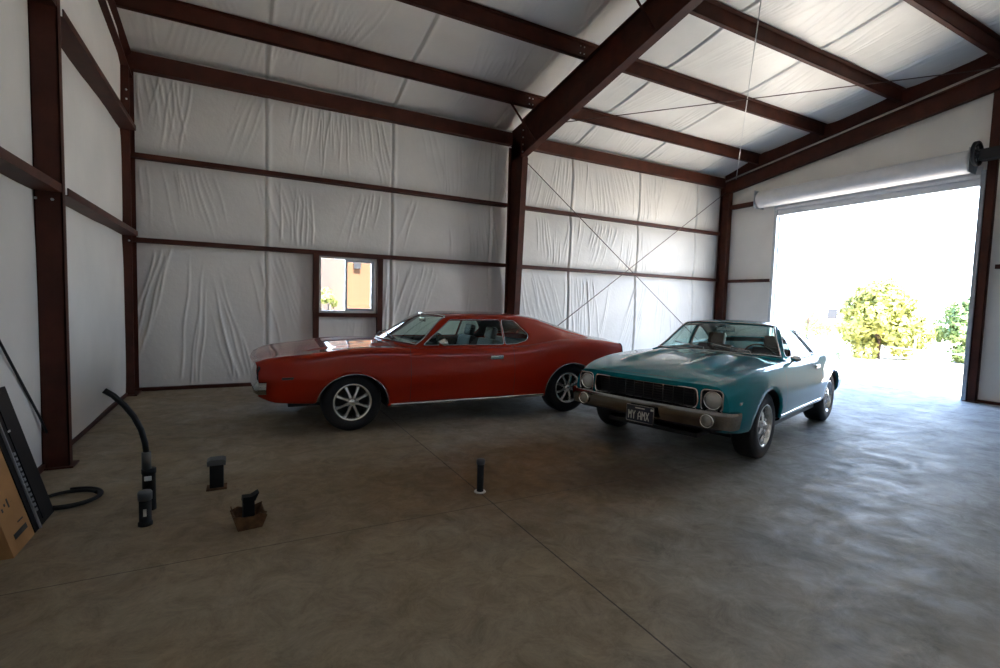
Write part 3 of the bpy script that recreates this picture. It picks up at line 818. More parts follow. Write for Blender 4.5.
    bm = bmesh.new(); box(bm, c1-.02, c1+.55, -.70, .70, .84, .865); obj('parcel_shelf', bm, M['interior'], root)
    for sg in (1, -1):
        bm = bmesh.new(); box(bm, c0, c1, .76*sg-.015, .76*sg+.015, fz, .875)
        obj('inner_trim', bm, M['interior'], root)
    # sill moulding
    for sg in (-1, 1):
        bm = bmesh.new(); xs = [S['sill'][0]+(S['sill'][1]-S['sill'][0])*k/24 for k in range(25)]
        rows = []
        for x in xs:
            p = B(x, B.v_at(x, S['sill_z'], 0., 3.)); rows.append([(x, (p.y+.003)*sg, p.z-.018), (x, (p.y+.010)*sg, p.z-.008), (x, (p.y+.009)*sg, p.z+.010), (x, (p.y+.0)*sg, p.z+.014)])
        sweepgrid(bm, rows); obj('sill_moulding', bm, M['chrome'] if S['style'] else M['dull_chrome'], root)
    # --- greenhouse
    gl = S['green']; g0, g1 = S['gx']
    by = lambda x: B.yz(x, kb+.15)
    base = ([(x, by(x)[0]-.005) for x in [g0+(g1-g0)*k/24 for k in range(25)]], [(x, by(x)[1]-.008) for x in [g0+(g1-g0)*k/24 for k in range(25)]])
    ry, rz_ = pch(gl['rail_y']), pch(gl['rail_z']); cz_ = pch(gl['top_z'])
    fb, fz_ = pch(base[0]), pch(base[1])
    xs = [g0+(g1-g0)*k/40 for k in range(41)]
    def mk(fy, fz2): return ([(x, fy(x)) for x in xs], [(x, fz2(x)) for x in xs])
    glines = [mk(fb, fz_),
              mk(lambda x: fb(x)+(ry(x)-fb(x))*.30, lambda x: fz_(x)+(rz_(x)-fz_(x))*.36),
              mk(lambda x: fb(x)+(ry(x)-fb(x))*.70, lambda x: fz_(x)+(rz_(x)-fz_(x))*.75),
              mk(lambda x: ry(x)+.006*min(1, max(0, (rz_(x)-fz_(x))/.1)), lambda x: rz_(x)-.014*min(1, max(0, (rz_(x)-fz_(x))/.1))),
              mk(lambda x: ry(x)-.025, lambda x: rz_(x)+.012),
              mk(lambda x: ry(x)*.55, lambda x: rz_(x)+(cz_(x)-rz_(x))*.78),
              mk(lambda x: 0., cz_)]
    def gshift(x, y, z, v):
        if v < 3: return 0.
        k = 1-min(1, (y/max(.05, ry(x)))**2)
        return gl['bow'](x)*k
    Gf = Loft(glines, gshift)
    dom = dense([(g0, 0), (g1, 0), (g1, 6), (g0, 6)], .06)
    def wpoly(pl, r=.03):
        return [(x, Gf.v_at(x, z, 0., 3.)) for x, z in dense(rounded(pl, r, 4), .025)]
    regs = []; wins = []
    for k, pl in enumerate(S['windows']):
        lp = wpoly(pl); wins.append(lp); regs.append(('side%d' % k, lp))
    w0, w1 = gl['ws']; regs.append(('ws', dense([(w0, 4.05), (w1, 4.05), (w1, 6.3), (w0, 6.3)], .04)))
    r0, r1 = gl['rw']; regs.append(('rw', dense([(r0, 4.25), (r1, 4.25), (r1, 6.3), (r0, 6.3)], .04)))
    V, G = cdt_regions(dom, regs, .045, .2, .11)
    bm = bmesh.new(); emit(bm, V, G['body'], Gf, 'both'); finish(bm)
    roof = obj('roof_panel', bm, [paint, M['headliner']], root)
    md = roof.modifiers.new('thickness', 'SOLIDIFY'); md.thickness = .018; md.offset = -1; md.material_offset = 1; md.use_rim = True
    bm = bmesh.new(); emit(bm, V, G['ws'], Gf, 'both'); finish(bm); ws = obj('windshield', bm, M['car_glass'], root)
    bm = bmesh.new(); emit(bm, V, G['rw'], Gf, 'both'); finish(bm); obj('rear_window', bm, M['car_glass'], root)
    for k in range(len(wins)):
        for sd, nm in ((-1, 'left'), (1, 'right')):
            bm = bmesh.new(); emit(bm, V, G['side%d' % k], Gf, nm); finish(bm); wo = obj('side_window', bm, M['car_glass'], root)
            bm = bmesh.new(); pts = [Gf(*q) for q in wins[k]]
            pts = [Vector((p.x, (p.y+.004)*sd, p.z)) for p in pts]; tube(bm, pts, .0055, 6, closed=True); obj('window_trim', bm, M['dull_chrome'], wo)
    # screen surrounds
    bm = bmesh.new()
    pts = [Gf(w0, 4.05+1.95*k/16) for k in range(17)]; pts = [Vector((p.x, -p.y, p.z)) for p in pts]+[p for p in pts[::-1][1:]]
    pe = [Gf(w0+(w1-w0)*k/12, 4.05) for k in range(1, 13)]; pt_ = [Gf(w1, 4.05+1.95*k/16) for k in range(1, 17)]
    loop = pts+pe+pt_+[Vector((p.x, -p.y, p.z)) for p in pt_[::-1][1:]]+[Vector((p.x, -p.y, p.z)) for p in pe[::-1][1:]]
    tube(bm, [p+Vector((-.003, 0, .004)) for p in loop], .010, 6, closed=True); obj('windshield_trim', bm, M['dull_chrome'], ws)
    # rear-view mirror, wipers
    ct = Gf(w1-.03, 5.9); bm = bmesh.new(); box(bm, ct.x+.04, ct.x+.06, -.11, .11, ct.z-.10, ct.z-.045, .01); tube(bm, [(ct.x+.02, 0, ct.z-.005), (ct.x+.045, 0, ct.z-.06)], .006, 6)
    obj('rear_view_mirror', bm, M['dull_chrome'], ws)
    for y_ in (-.42, .08):
        vv = lambda xx, yy: min([4.12+1.88*k/40 for k in range(41)], key=lambda v: abs(Gf(xx, v).y-abs(yy)))
        bm = bmesh.new(); pts = []
        for k in range(7):
            yy = y_-.02+k*.075; xx = w0+.02+.012*k; p = Gf(xx, vv(xx, yy)); pts.append(Vector((p.x-.012, yy, p.z+.016)))
        tube(bm, pts, .007, 6); pv = pts[0]+Vector((-.05, -.03, -.03)); tube(bm, [pv, pts[0]+Vector((-.015, 0, .01)), pts[3]+Vector((-.004, 0, .012))], .006, 6)
        obj('wiper', bm, M['trim_black'] if not S['style'] else M['dull_chrome'], root)
    # --- interior
    im = M[S['seat_mat']]; cx_ = S['seat_x']
    for sg in (-1, 1):
        st = empty('seat', (cx_, .36*sg, .30)); st.parent = root
        bm = bmesh.new(); box(bm, -.28, .24, -.24, .24, 0, .22, .05); obj('seat_cushion', bm, im, st)
        bm = bmesh.new(); mt = Matrix.Translation((.22, 0, .15)) @ Matrix.Rotation(R(14), 4, 'Y'); box(bm, -.06, .08, -.23, .23, 0, .52, .05, mtx=mt); obj('seat_back', bm, im, st)
        bm = bmesh.new(); mt = Matrix.Translation((.22, 0, .15)) @ Matrix.Rotation(R(14), 4, 'Y'); box(bm, -.035, .05, -.11, .11, .52, .68, .035, mtx=mt); obj('head_restraint', bm, im, st)
    if S.get('rear_seat'):
        bm = bmesh.new(); box(bm, S['rear_seat']-.2, S['rear_seat']+.2, -.62, .62, .30, .52, .05); box(bm, S['rear_seat']+.18, S['rear_seat']+.30, -.60, .60, .45, .93, .04); obj('rear_seat', bm, im, root)
    bm = bmesh.new(); dx_ = c0
    rows = []
    for k in range(9):
        y = -.74+1.48*k/8; rows.append([(dx_-.12, y, .86), (dx_+.10, y, .905), (dx_+.18, y, .90), (dx_+.22, y, .86), (dx_+.20, y, .78), (dx_+.23, y, .62), (dx_+.02, y, .58)])
    sweepgrid(bm, rows); box(bm, dx_+.09, dx_+.22, -.56, -.18, .875, .925, .02); obj('dashboard', bm, M['interior'], root)
    sw = empty('steering_wheel', (dx_+.42, -.36, .86), 0); sw.parent = root; sw.rotation_euler = (0, R(-28), 0)
    bm = bmesh.new(); tube(bm, [(0, .185*math.cos(a), .185*math.sin(a)) for a in [2*math.pi*k/32 for k in range(32)]], .011, 8, closed=True)
    obj('wheel_ring', bm, M['trim_black'] if not S['style'] else M['interior_red'], sw)
    bm = bmesh.new()
    for a in (0, math.pi, -math.pi/2): tube(bm, [(-.02, 0, 0), (0, .18*math.cos(a), .18*math.sin(a))], .010, 6)
    lathe(bm, [(.0001, .01), (.04, .005), (.045, -.03), (.0001, -.04)], 'x', (0, 0, 0), 16); tube(bm, [(-.02, 0, 0), (-.25, 0, 0)], .02, 8); obj('hub_spokes', bm, M['dull_chrome'], sw)
    # --- wheels
    for ax, rr in zip((0., S['wb']), S['tyre']):
        for sd in (-1, 1): make_wheel(root, ax, S['wy']*sd, sd, rr[0], rr[1], rr[2], S['style'])
    # --- front and rear closing panels in the (y, z) plane
    def closing(xe, name, holes, mat, flip=1, zlow=None):
        sec = [B.yz(xe, NV*k/60) for k in range(61)]           # bottom .. centre top
        half = [(y, z) for y, z in sec]
        poly = [(y, z) for y, z in half]+[(-y, z) for y, z in half[::-1][1:]]
        poly = [p for i, p in enumerate(poly) if math.dist(p, poly[i-1]) > 1e-5]
        Vv, Gg = cdt_regions(poly, [(h[0], h[1]) for h in holes], .06, .06, 1.)
        f = lambda y, z: Vector((xe+S['shift'](xe, abs(y), z, 0), y, z))
        bm = bmesh.new(); emit(bm, Vv, Gg['body'], f, 'right'); finish(bm); return bm, Vv, Gg, f
    S['front'](root, B, closing, S, paint)
    S['rear'](root, B, closing, S, paint)
    return root, B, Gf

def rrect(y0, y1, z0, z1, r, n=4): return rounded([(y0, z0), (y1, z0), (y1, z1), (y0, z1)], r, n)
def frame_loop(bm, loop, xf, r, mat=0): tube(bm, [Vector((xf(y, z), y, z)) for y, z in loop], r, 6, closed=True, mat=mat)
def recess(bm, loop, xf, depth, scale=1., mat=0):
    cy = sum(p[0] for p in loop)/len(loop); cz = sum(p[1] for p in loop)/len(loop)
    A = [bm.verts.new((xf(y, z), y, z)) for y, z in loop]; Bq = [bm.verts.new((xf(y, z)+depth, cy+(y-cy)*scale, cz+(z-cz)*scale)) for y, z in loop]
    n = len(A)
    for i in range(n): f = bm.faces.new((A[i], A[(i+1) % n], Bq[(i+1) % n], Bq[i])); f.material_index = mat
    f = bm.faces.new(Bq); f.material_index = mat
def bumper(parent, path, prof, mat, name='bumper'):
    """path: (x, y) points across the car, prof: (out, z) offsets"""
    bm = bmesh.new(); rows = []
    n = len(path)
    for i, (x, y) in enumerate(path):
        a = Vector(path[max(0, i-1)]); b_ = Vector(path[min(n-1, i+1)]); t = (b_-a).normalized(); nn = Vector((-t.y, t.x))*S_SIGN
        rows.append([(x+nn.x*o_, y+nn.y*o_, z) for o_, z in prof])
    sweepgrid(bm, rows)
    for r_ in (rows[0], rows[-1]):
        try: bm.faces.new([bm.verts.new(p) for p in r_])
        except ValueError: pass
    bmesh.ops.remove_doubles(bm, verts=bm.verts, dist=.0001)
    bmesh.ops.recalc_face_normals(bm, faces=bm.faces)
    return obj(name, bm, mat, parent, angle=40)
def headlamp(parent, x, y, z, r, bez):
    h = empty('headlight', (x, y, z)); h.parent = parent
    bm = bmesh.new(); lathe(bm, [(.0001, -.012), (r*.45, -.010), (r*.8, -.002), (r, .010), (r, .03), (.0001, .03)], 'x', (0, 0, 0), 28); obj('lens', bm, M['lens'], h)
    bm = bmesh.new(); lathe(bm, [(r, .006), (r+.004, -.004), (r+.012, -.004), (r+.016, .02), (r, .02)], 'x', (0, 0, 0), 28, closed=True); obj('lamp_ring', bm, M['chrome'], h)
    return h
# text without fonts: 5 x 7 strokes
GLY = {'M': [((0, 0), (0, 7)), ((0, 7), (2, 3.5)), ((2, 3.5), (4, 7)), ((4, 7), (4, 0))], 'Y': [((0, 7), (2, 3.7)), ((4, 7), (2, 3.7)), ((2, 3.7), (2, 0))],
       'A': [((0, 0), (0, 5)), ((0, 5), (2, 7)), ((2, 7), (4, 5)), ((4, 5), (4, 0)), ((0, 2.7), (4, 2.7))], 'X': [((0, 0), (4, 7)), ((0, 7), (4, 0))]}
def stroke_text(bm, s, y0, z0, h, w, gap, x, th):
    y = y0
    for ch in s:
        if ch == ' ': y += w*.7; continue
        for (a, b_) in GLY[ch]:
            p = Vector((0, y+a[0]/4*w, z0+a[1]/7*h)); q = Vector((0, y+b_[0]/4*w, z0+b_[1]/7*h)); d = (q-p).normalized(); n_ = Vector((0, -d.z, d.y))*th/2; d = d*th/2
            bm.faces.new([bm.verts.new(Vector((x, 0, 0))+c_) for c_ in (p-d+n_, q+d+n_, q+d-n_, p-d-n_)])
        y += w+gap

# ---- teal two-seat fastback coupe
def t_front(root, B, closing, S, paint):
    global S_SIGN; S_SIGN = 1
    xe = S['x0']; xf = lambda y, z=0: xe+S['shift'](xe, abs(y), z, 0)
    grille = rounded([(-.535, .545), (.535, .545), (.55, .61), (.535, .72), (-.535, .72), (-.55, .61)], .03)
    lampL = rrect(-.757, -.575, .535, .725, .045); lampR = rrect(.575, .757, .535, .725, .045)
    holes = [('g', dense(grille, .04)), ('l', lampL), ('l', lampR), ('v', dense([(-.95, .30), (.95, .30), (.95, .44), (-.95, .44)], .05))]
    bm, Vv, Gg, f = closing(xe, 'f', holes, paint); obj('front_panel', bm, paint, root)
    bm = bmesh.new(); emit(bm, Vv, Gg.get('v', []), f, 'right'); finish(bm); obj('lower_valance', bm, M['trim_black'], root)
    gr = None
    bm = bmesh.new(); recess(bm, grille, lambda y, z: xf(y)-.002, .07, .97); gr = obj('grille', bm, M['trim_black'], root)
    bm = bmesh.new()
    for k in range(6):
        z = .568+k*.024; rows = []
        for j in range(25):
            y = -.525+1.05*j/24; rows.append([(xf(y)+.035, y, z-.004), (xf(y)+.025, y, z), (xf(y)+.035, y, z+.004)])
        sweepgrid(bm, rows)
    for y in [-.5+.1*k for k in range(11)]: box(bm, xf(y)+.032, xf(y)+.045, y-.003, y+.003, .55, .715)
    obj('grille_bars', bm, pbr('grille_bar_dark', (.035, .035, .035), .35, .6), gr)
    bm = bmesh.new(); frame_loop(bm, grille, lambda y, z: xf(y)-.004, .0085); obj('grille_surround', bm, M['chrome'], gr)
    for sg, lp in ((-1, lampL), (1, lampR)):
        h = headlamp(root, xf(.68)+.012, .666*sg, .63, .072, 0)
        bm = bmesh.new(); recess(bm, [(y-.666*sg, z-.63) for y, z in lp], lambda y, z: xf(y+.666*sg)-xf(.68)-.014, .055, .85); obj('lamp_pocket', bm, M['trim_black'], h)
        bm = bmesh.new(); frame_loop(bm, [(y-.666*sg, z-.63) for y, z in lp], lambda y, z: xf(y+.666*sg)-xf(.68)-.016, .0085); obj('bezel', bm, M['dull_chrome'], h)
    path = []
    Y_ = .84
    path = [(xf(.8)+.10, -.862), (xf(.8)+.03, -.85), (xf(.8)-.01, -.825), (xf(.76)-.022, -.78)]
    path += [(xf(y)-.025, y) for y in [-.71+1.42*k/20 for k in range(21)]]
    path += [(x, -y) for x, y in path[:4][::-1]]
    prof = [(-.04, .385), (.0, .388), (.010, .402), (.020, .465), (.026, .522), (.020, .543), (-.04, .552)]
    bp = bumper(root, path, prof, M['bumper_chrome'])
    for sg in (-1, 1):
        bm = bmesh.new(); lathe(bm, [(.0001, -.012), (.035, -.008), (.05, .004), (.05, .03), (.0001, .03)], 'x', (xf(.68)-.066, .655*sg, .455), 24); tl = obj('turn_lamp', bm, M['amber'], root)
        bm = bmesh.new(); lathe(bm, [(.05, .0), (.053, -.010), (.06, -.008), (.064, .01), (.05, .01)], 'x', (xf(.68)-.063, .655*sg, .455), 24, closed=True); obj('lamp_ring', bm, M['chrome'], tl)
    # number plate
    xp = xf(0)-.085; yc = -.045; zc = .415
    pl = empty('number_plate', (xp, yc, zc)); pl.parent = root
    bm = bmesh.new(); box(bm, 0, .006, -.14, .14, -.075, .075, .002); obj('plate_back', bm, M['plate'], pl)
    bm = bmesh.new(); frame_loop(bm, rrect(-.143, .143, -.078, .078, .01, 2), lambda y, z: 0., .005); obj('plate_frame', bm, M['dull_chrome'], pl)
    bm = bmesh.new()
    # seen from the front (+y is to the viewer's left), so mirror the text
    stroke_text(bm, 'MY AMX', -.118, -.05, .072, .028, .013, -.0015, .009)
    box(bm, -.0015, -.001, -.05, .05, .050, .060); box(bm, -.0015, -.001, .11, .14, .045, .065)
    for v in bm.verts: v.co.y *= -1
    obj('plate_lettering', bm, M['plate_ink'], pl)
    # chin
    bm = bmesh.new(); box(bm, xe+.10, xe+.4, -.52, .52, .325, .39, .01); obj('lower_valance', bm, M['trim_black'], root)
    # cowl vent strip
    # fender edge highlights, side marker
    for sg in (-1, 1):
        p = B(-.60, B.v_at(-.60, .612, 0, 6.)); bm = bmesh.new(); box(bm, -.64, -.56, p.y-.004, p.y+.004, .60, .625, .003)
        for v in bm.verts: v.co.y *= sg
        obj('side_marker', bm, M['amber'], root)
def t_rear(root, B, closing, S, paint):
    global S_SIGN; S_SIGN = 1
    xe = S['x1']; xf = lambda y, z=0: xe+S['shift'](xe, abs(y), z, 0)
    lamp = rounded([(-.72, .60), (.72, .60), (.72, .74), (-.72, .74)], .03)
    bm, Vv, Gg, f = closing(xe, 'r', [('t', dense(lamp, .05))], paint); obj('tail_panel', bm, paint, root)
    bm = bmesh.new(); recess(bm, lamp, lambda y, z: xf(y)+.002, -.02, 1.); obj('tail_light', bm, M['tail_red'], root)
    path = [(xf(.78)+.01, -.80), (xf(.78)+.025, -.79), (xf(.78)+.032, -.785)]+[(xf(y)+.035, y) for y in [-.78+1.56*k/16 for k in range(17)]]
    path += [(x, -y) for x, y in path[:3][::-1]]
    prof = [(-.03, .42), (.008, .43), (.024, .46), (.024, .52), (.010, .55), (-.03, .56)]
    bumper(root, path, [(-a, z) for a, z in prof], M['dull_chrome'])
def sm(x, a, b_): t = min(1, max(0, (x-a)/(b_-a))); return t*t*(3-2*t)
def t_shift(x, y, z, v):
    q = 1-(min(y, .9)/.9)**2
    return -.075*q*(1-sm(x, -.75, .35)) + .05*q*sm(x, 2.6, 3.5)
def t_def(x, y, z, v):
    if v > 6.4 and x < .65:
        b_ = math.exp(-((y-.35)/.085)**4)*sm(x, -.46, -.34)*(1-sm(x, .2, .6)); z += .034*b_
        z -= .012*math.exp(-((y-.51)/.05)**2)*sm(x, -.6, -.3)*(1-sm(x, .3, .6))
    return y, z
T = dict(name='car', loc=(0, 0, 0), rz=0, label='teal two-door muscle car with chrome front bumper facing the viewer near the doorway', paint='paint_teal', style=1,
    x0=-.75, x1=3.50, wb=2.464, wy=.875, kb=6, shift=t_shift, deform=t_def,
    tyre=((.325, .22, .205), (.335, .24, .205)), seat_mat='interior_red', seat_x=1.46,
    cabin=(.93, 2.05), door=(.50, 1.84), hood=(-.70, .64), hood_v=6.7, deck=(2.98, 3.44), handle=(1.72, .785), mirror=(.86, .925), sill=(.40, 1.94), sill_z=.365,
    arches=((0., .35, .375, .335), (2.464, .345, .385, .33)))
def WY(d): return [(-.75, .80-d), (-.62, .845-d), (-.4, .885-d), (0, .912-d), (1.2, .905-d), (2.4, .915-d), (3.0, .895-d), (3.50, .83-d)]
Zb = [(-.75, .755), (-.58, .80), (-.3, .845), (0, .872), (.6, .892), (1.2, .888), (1.8, .895), (2.2, .935), (2.55, .945), (3.1, .91), (3.50, .85)]
def off(pts, d): return [(x, z+d) for x, z in pts]
T['lines'] = [
    (WY(.10), [(-.75, .36), (-.5, .31), (.3, .30), (2.1, .30), (3., .36), (3.50, .40)]),
    (WY(.035), [(-.75, .38), (-.5, .33), (.3, .32), (2.1, .32), (3., .38), (3.50, .42)]),
    (WY(.005), [(-.75, .46), (-.5, .43), (2.1, .43), (3.50, .48)]),
    (WY(-.008), [(-.75, .56), (2.1, .58), (3.50, .59)]),
    (WY(.012), [(-.75, .67), (0, .74), (2.1, .75), (3.50, .72)]),
    (WY(.045), off(Zb, -.042)),
    (WY(.095), Zb),
    (WY(.22), off(Zb, .008)),
    ([(-.75, .46), (3.50, .46)], [(-.75, .762), (-.60, .815), (-.3, .875), (0, .905), (.6, .93), (1.0, .92), (1.9, .90), (2.6, .965), (3.1, .935), (3.50, .86)]),
    ([(-.75, .23), (3.50, .23)], [(-.75, .765), (-.60, .825), (-.3, .89), (0, .92), (.6, .945), (1.0, .93), (1.9, .90), (2.6, .98), (3.1, .945), (3.50, .865)]),
    ([(-.75, 0.), (3.50, 0.)], [(-.75, .765), (-.60, .828), (-.3, .893), (0, .922), (.6, .947), (1.0, .93), (1.9, .90), (2.6, .985), (3.1, .95), (3.50, .868)])]
T['gx'] = (.82, 3.02)
T['green'] = dict(rail_y=[(.82, .79), (.88, .77), (1.29, .565), (1.55, .555), (1.85, .56), (2.1, .58), (2.6, .64), (3.02, .70)],
    rail_z=[(.82, .890), (.88, .905), (1.29, 1.235), (1.55, 1.25), (1.85, 1.24), (2.1, 1.175), (2.6, 1.02), (3.02, .925)],
    top_z=[(.82, .925), (.88, .94), (1.29, 1.28), (1.55, 1.305), (1.85, 1.30), (2.1, 1.245), (2.6, 1.08), (3.02, .955)],
    bow=lambda x: -.20+.09*sm(x, .85, 1.3)+.11*sm(x, 1.45, 1.9)+.05*sm(x, 2.0, 2.7), ws=(.89, 1.27), rw=(2.10, 2.72))
T['windows'] = [[(.935, .922), (1.265, 1.218), (1.67, 1.215), (1.87, .925)], [(1.745, 1.205), (1.93, 1.165), (2.55, .965), (1.94, .935)]]
T['front'] = t_front; T['rear'] = t_rear
T['rz'] = .288; T['loc'] = (4.222, 3.75, 0)

# ---- red long fastback coupe
def r_shift(x, y, z, v):
    q = 1-(min(y, .92)/.92)**2
    return -(.04+.05*sm(z, .68, .75))*q*(1-sm(x, -.91, .3)) + .06*q*sm(x, 2.9, 3.7)
def r_def(x, y, z, v):
    return y, z
def r_front(root, B, closing, S, paint):
    global S_SIGN; S_SIGN = 1
    xe = S['x0']; xf = lambda y, z=0: xe+S['shift'](xe, abs(y), z, 0)
    gr_l = rounded([(-.57, .57), (.57, .57), (.57, .72), (-.57, .72)], .02)
    lampL = rrect(-.785, -.60, .56, .73, .03); lampR = rrect(.60, .785, .56, .73, .03)
    holes = [('g', dense(gr_l, .04)), ('l', lampL), ('l', lampR)]
    bm, Vv, Gg, f = closing(xe, 'f', holes, paint); obj('front_panel', bm, paint, root)
    bm = bmesh.new(); recess(bm, gr_l, lambda y, z: xf(y), .09, .97); gr = obj('grille', bm, M['trim_black'], root)
    bm = bmesh.new()
    for k in range(5): box(bm, xf(.3)+.02, xf(.3)+.03, -.58, .58, .592+k*.028, .596+k*.028)
    obj('grille_bars', bm, M['dull_chrome'], gr)
    for sg, lp in ((-1, lampL), (1, lampR)):
        h = headlamp(root, xf(.69)+.03, .69*sg, .65, .075, 0)
        bm = bmesh.new(); recess(bm, [(y-.69*sg, z-.65) for y, z in lp], lambda y, z: xf(y+.69*sg)-xf(.69)-.032, .06, .9); obj('lamp_pocket', bm, M['trim_black'], h)
    Y_ = .90
    path = [(xf(.8)+.07, -.865), (xf(.8)+.0, -.855), (xf(.8)-.012, -.825), (xf(.76)-.022, -.78)]
    path += [(xf(y)-.02, y) for y in [-.71+1.42*k/20 for k in range(21)]]
    path += [(x, -y) for x, y in path[:4][::-1]]
    prof = [(-.03, .445), (.0, .45), (.02, .465), (.028, .50), (.018, .54), (-.002, .568), (-.03, .575)]
    bumper(root, path, prof, M['bumper_chrome'])
    for sg in (-1, 1):
        bm = bmesh.new(); p = B(-.62, B.v_at(-.62, .60, 0, 6.)); box(bm, -.70, -.54, p.y-.004, p.y+.005, .595, .62, .003)
        for v in bm.verts: v.co.y *= sg
        obj('side_marker', bm, M['trim_black'], root)
def r_rear(root, B, closing, S, paint):
    global S_SIGN; S_SIGN = 1
    xe = S['x1']; xf = lambda y, z=0: xe+S['shift'](xe, abs(y), z, 0)
    lamp = rounded([(-.78, .62), (.78, .62), (.78, .78), (-.78, .78)], .03)
    bm, Vv, Gg, f = closing(xe, 'r', [('t', dense(lamp, .05))], paint); obj('tail_panel', bm, paint, root)
    bm = bmesh.new(); recess(bm, lamp, lambda y, z: xf(y)+.002, -.02, 1.); obj('tail_light', bm, M['tail_red'], root)
    bm = bmesh.new(); pts = [B(xe-.004, v) for v in [3.2+k*.2 for k in range(16)]]
    for sg in (-1, 1): tube(bm, [(p.x+.004, p.y*sg, p.z) for p in pts], .008, 6)
    obj('tail_edge_trim', bm, M['trim_black'], root)
    path = [(xf(.85)-.25, -.93), (xf(.85)-.05, -.93), (xf(.85)+.03, -.90)]+[(xf(y)+.06, y) for y in [-.80+1.6*k/16 for k in range(17)]]
    path += [(x, -y) for x, y in path[:3][::-1]]
    prof = [(-.03, .45), (.008, .46), (.024, .49), (.024, .55), (.010, .58), (-.03, .59)]
    bumper(root, path, [(-a, z) for a, z in prof], M['dull_chrome'])
def WR(d): return [(-.90, .80-d), (-.76, .86-d), (-.45, .92-d), (0, .952-d), (1.4, .945-d), (2.7, .955-d), (3.3, .93-d), (3.70, .87-d)]
Zr = [(-.90, .755), (-.8, .80), (-.4, .85), (-.1, .892), (.2, .905), (.7, .893), (1.3, .882), (1.9, .888), (2.3, .92), (2.65, .965), (3.0, .97), (3.4, .945), (3.70, .90)]
Q = dict(name='car', loc=(0, 0, 0), rz=0, label='red two-door fastback muscle car parked side-on along the back wall', paint='paint_red', style=0,
    x0=-.90, x1=3.70, wb=2.80, wy=.865, kb=6, shift=r_shift, deform=r_def,
    tyre=((.318, .21, .20), (.330, .23, .20)), seat_mat='interior', seat_x=1.50, rear_seat=2.15,
    cabin=(.80, 2.44), door=(.62, 1.93), hood=(-.85, .46), hood_v=6.75, deck=(3.1, 3.64), handle=(1.69, .772), mirror=(1.0, .955), ms=1.35, sill=(.40, 2.38), sill_z=.275,
    arches=((0., .29, .375, .345), (2.80, .32, .40, .35)))
Q['lines'] = [
    (WR(.12), [(-.90, .40), (-.75, .34), (-.4, .32), (.3, .245), (2.4, .235), (3.2, .30), (3.70, .38)]),
    (WR(.055), [(-.90, .42), (-.75, .355), (-.4, .335), (.3, .26), (2.4, .255), (3.2, .32), (3.70, .40)]),
    (WR(.018), [(-.90, .48), (-.5, .42), (2.4, .40), (3.70, .48)]),
    (WR(-.002), [(-.90, .58), (2.4, .575), (3.70, .60)]),
    (WR(.015), [(-.90, .665), (0, .73), (2.4, .74), (3.70, .72)]),
    (WR(.045), off(Zr, -.034)),
    (WR(.085), Zr),
    (WR(.25), [(-.90, .757), (-.76, .80), (-.4, .852), (-.1, .888), (.2, .903), (.7, .895), (1.9, .89), (2.4, .95), (2.9, 1.01), (3.4, .965), (3.70, .915)]),
    ([(-.90, .46), (3.70, .46)], [(-.90, .752), (-.76, .797), (-.4, .860), (-.1, .902), (.2, .922), (.5, .932), (.8, .93), (2.4, 1.0), (2.9, 1.07), (3.4, .985), (3.66, .945), (3.70, .93)]),
    ([(-.90, .23), (3.70, .23)], [(-.90, .75), (-.76, .797), (-.4, .864), (-.1, .908), (.2, .928), (.5, .938), (.8, .93), (2.4, 1.0), (2.9, 1.08), (3.4, .99), (3.66, .955), (3.70, .935)]),
    ([(-.90, 0.), (3.70, 0.)], [(-.90, .75), (-.76, .798), (-.4, .866), (-.1, .910), (.2, .930), (.5, .94), (.8, .93), (2.4, 1.0), (2.9, 1.085), (3.4, .995), (3.66, .955), (3.70, .935)])]
Q['gx'] = (.68, 3.20)
Q['green'] = dict(rail_y=[(.68, .82), (.74, .805), (1.20, .60), (1.5, .585), (2.1, .59), (2.4, .605), (2.8, .66), (3.2, .72)],
    rail_z=[(.68, .890), (.74, .905), (1.20, 1.235), (1.5, 1.25), (2.1, 1.245), (2.4, 1.21), (2.8, 1.085), (3.2, .985)],
    top_z=[(.68, .925), (.74, .95), (1.20, 1.275), (1.5, 1.305), (2.05, 1.305), (2.35, 1.285), (2.6, 1.235), (2.9, 1.145), (3.2, 1.04)],
    bow=lambda x: -.30+.14*sm(x, .7, 1.2)+.16*sm(x, 1.3, 2.0)+.05*sm(x, 2.2, 2.8), ws=(.75, 1.18), rw=(2.50, 3.02))
Q['windows'] = [[(.795, .920), (1.185, 1.212), (1.86, 1.214), (1.835, .918)], [(1.88, 1.214), (2.06, 1.210), (2.21, 1.035), (2.16, .965), (2.02, .925), (1.855, .918)]]
Q['front'] = r_front; Q['rear'] = r_rear
th = math.atan2(5.286-5.341, 3.858-1.055); ax = Vector((1.06, 5.342, 0)); Q['rz'] = th
Q['loc'] = ax - Matrix.Rotation(th, 3, 'Z') @ Vector((0, -Q['wy'], 0))
red, RB, RG = build_car(Q)
teal, TB, TG = build_car(T)
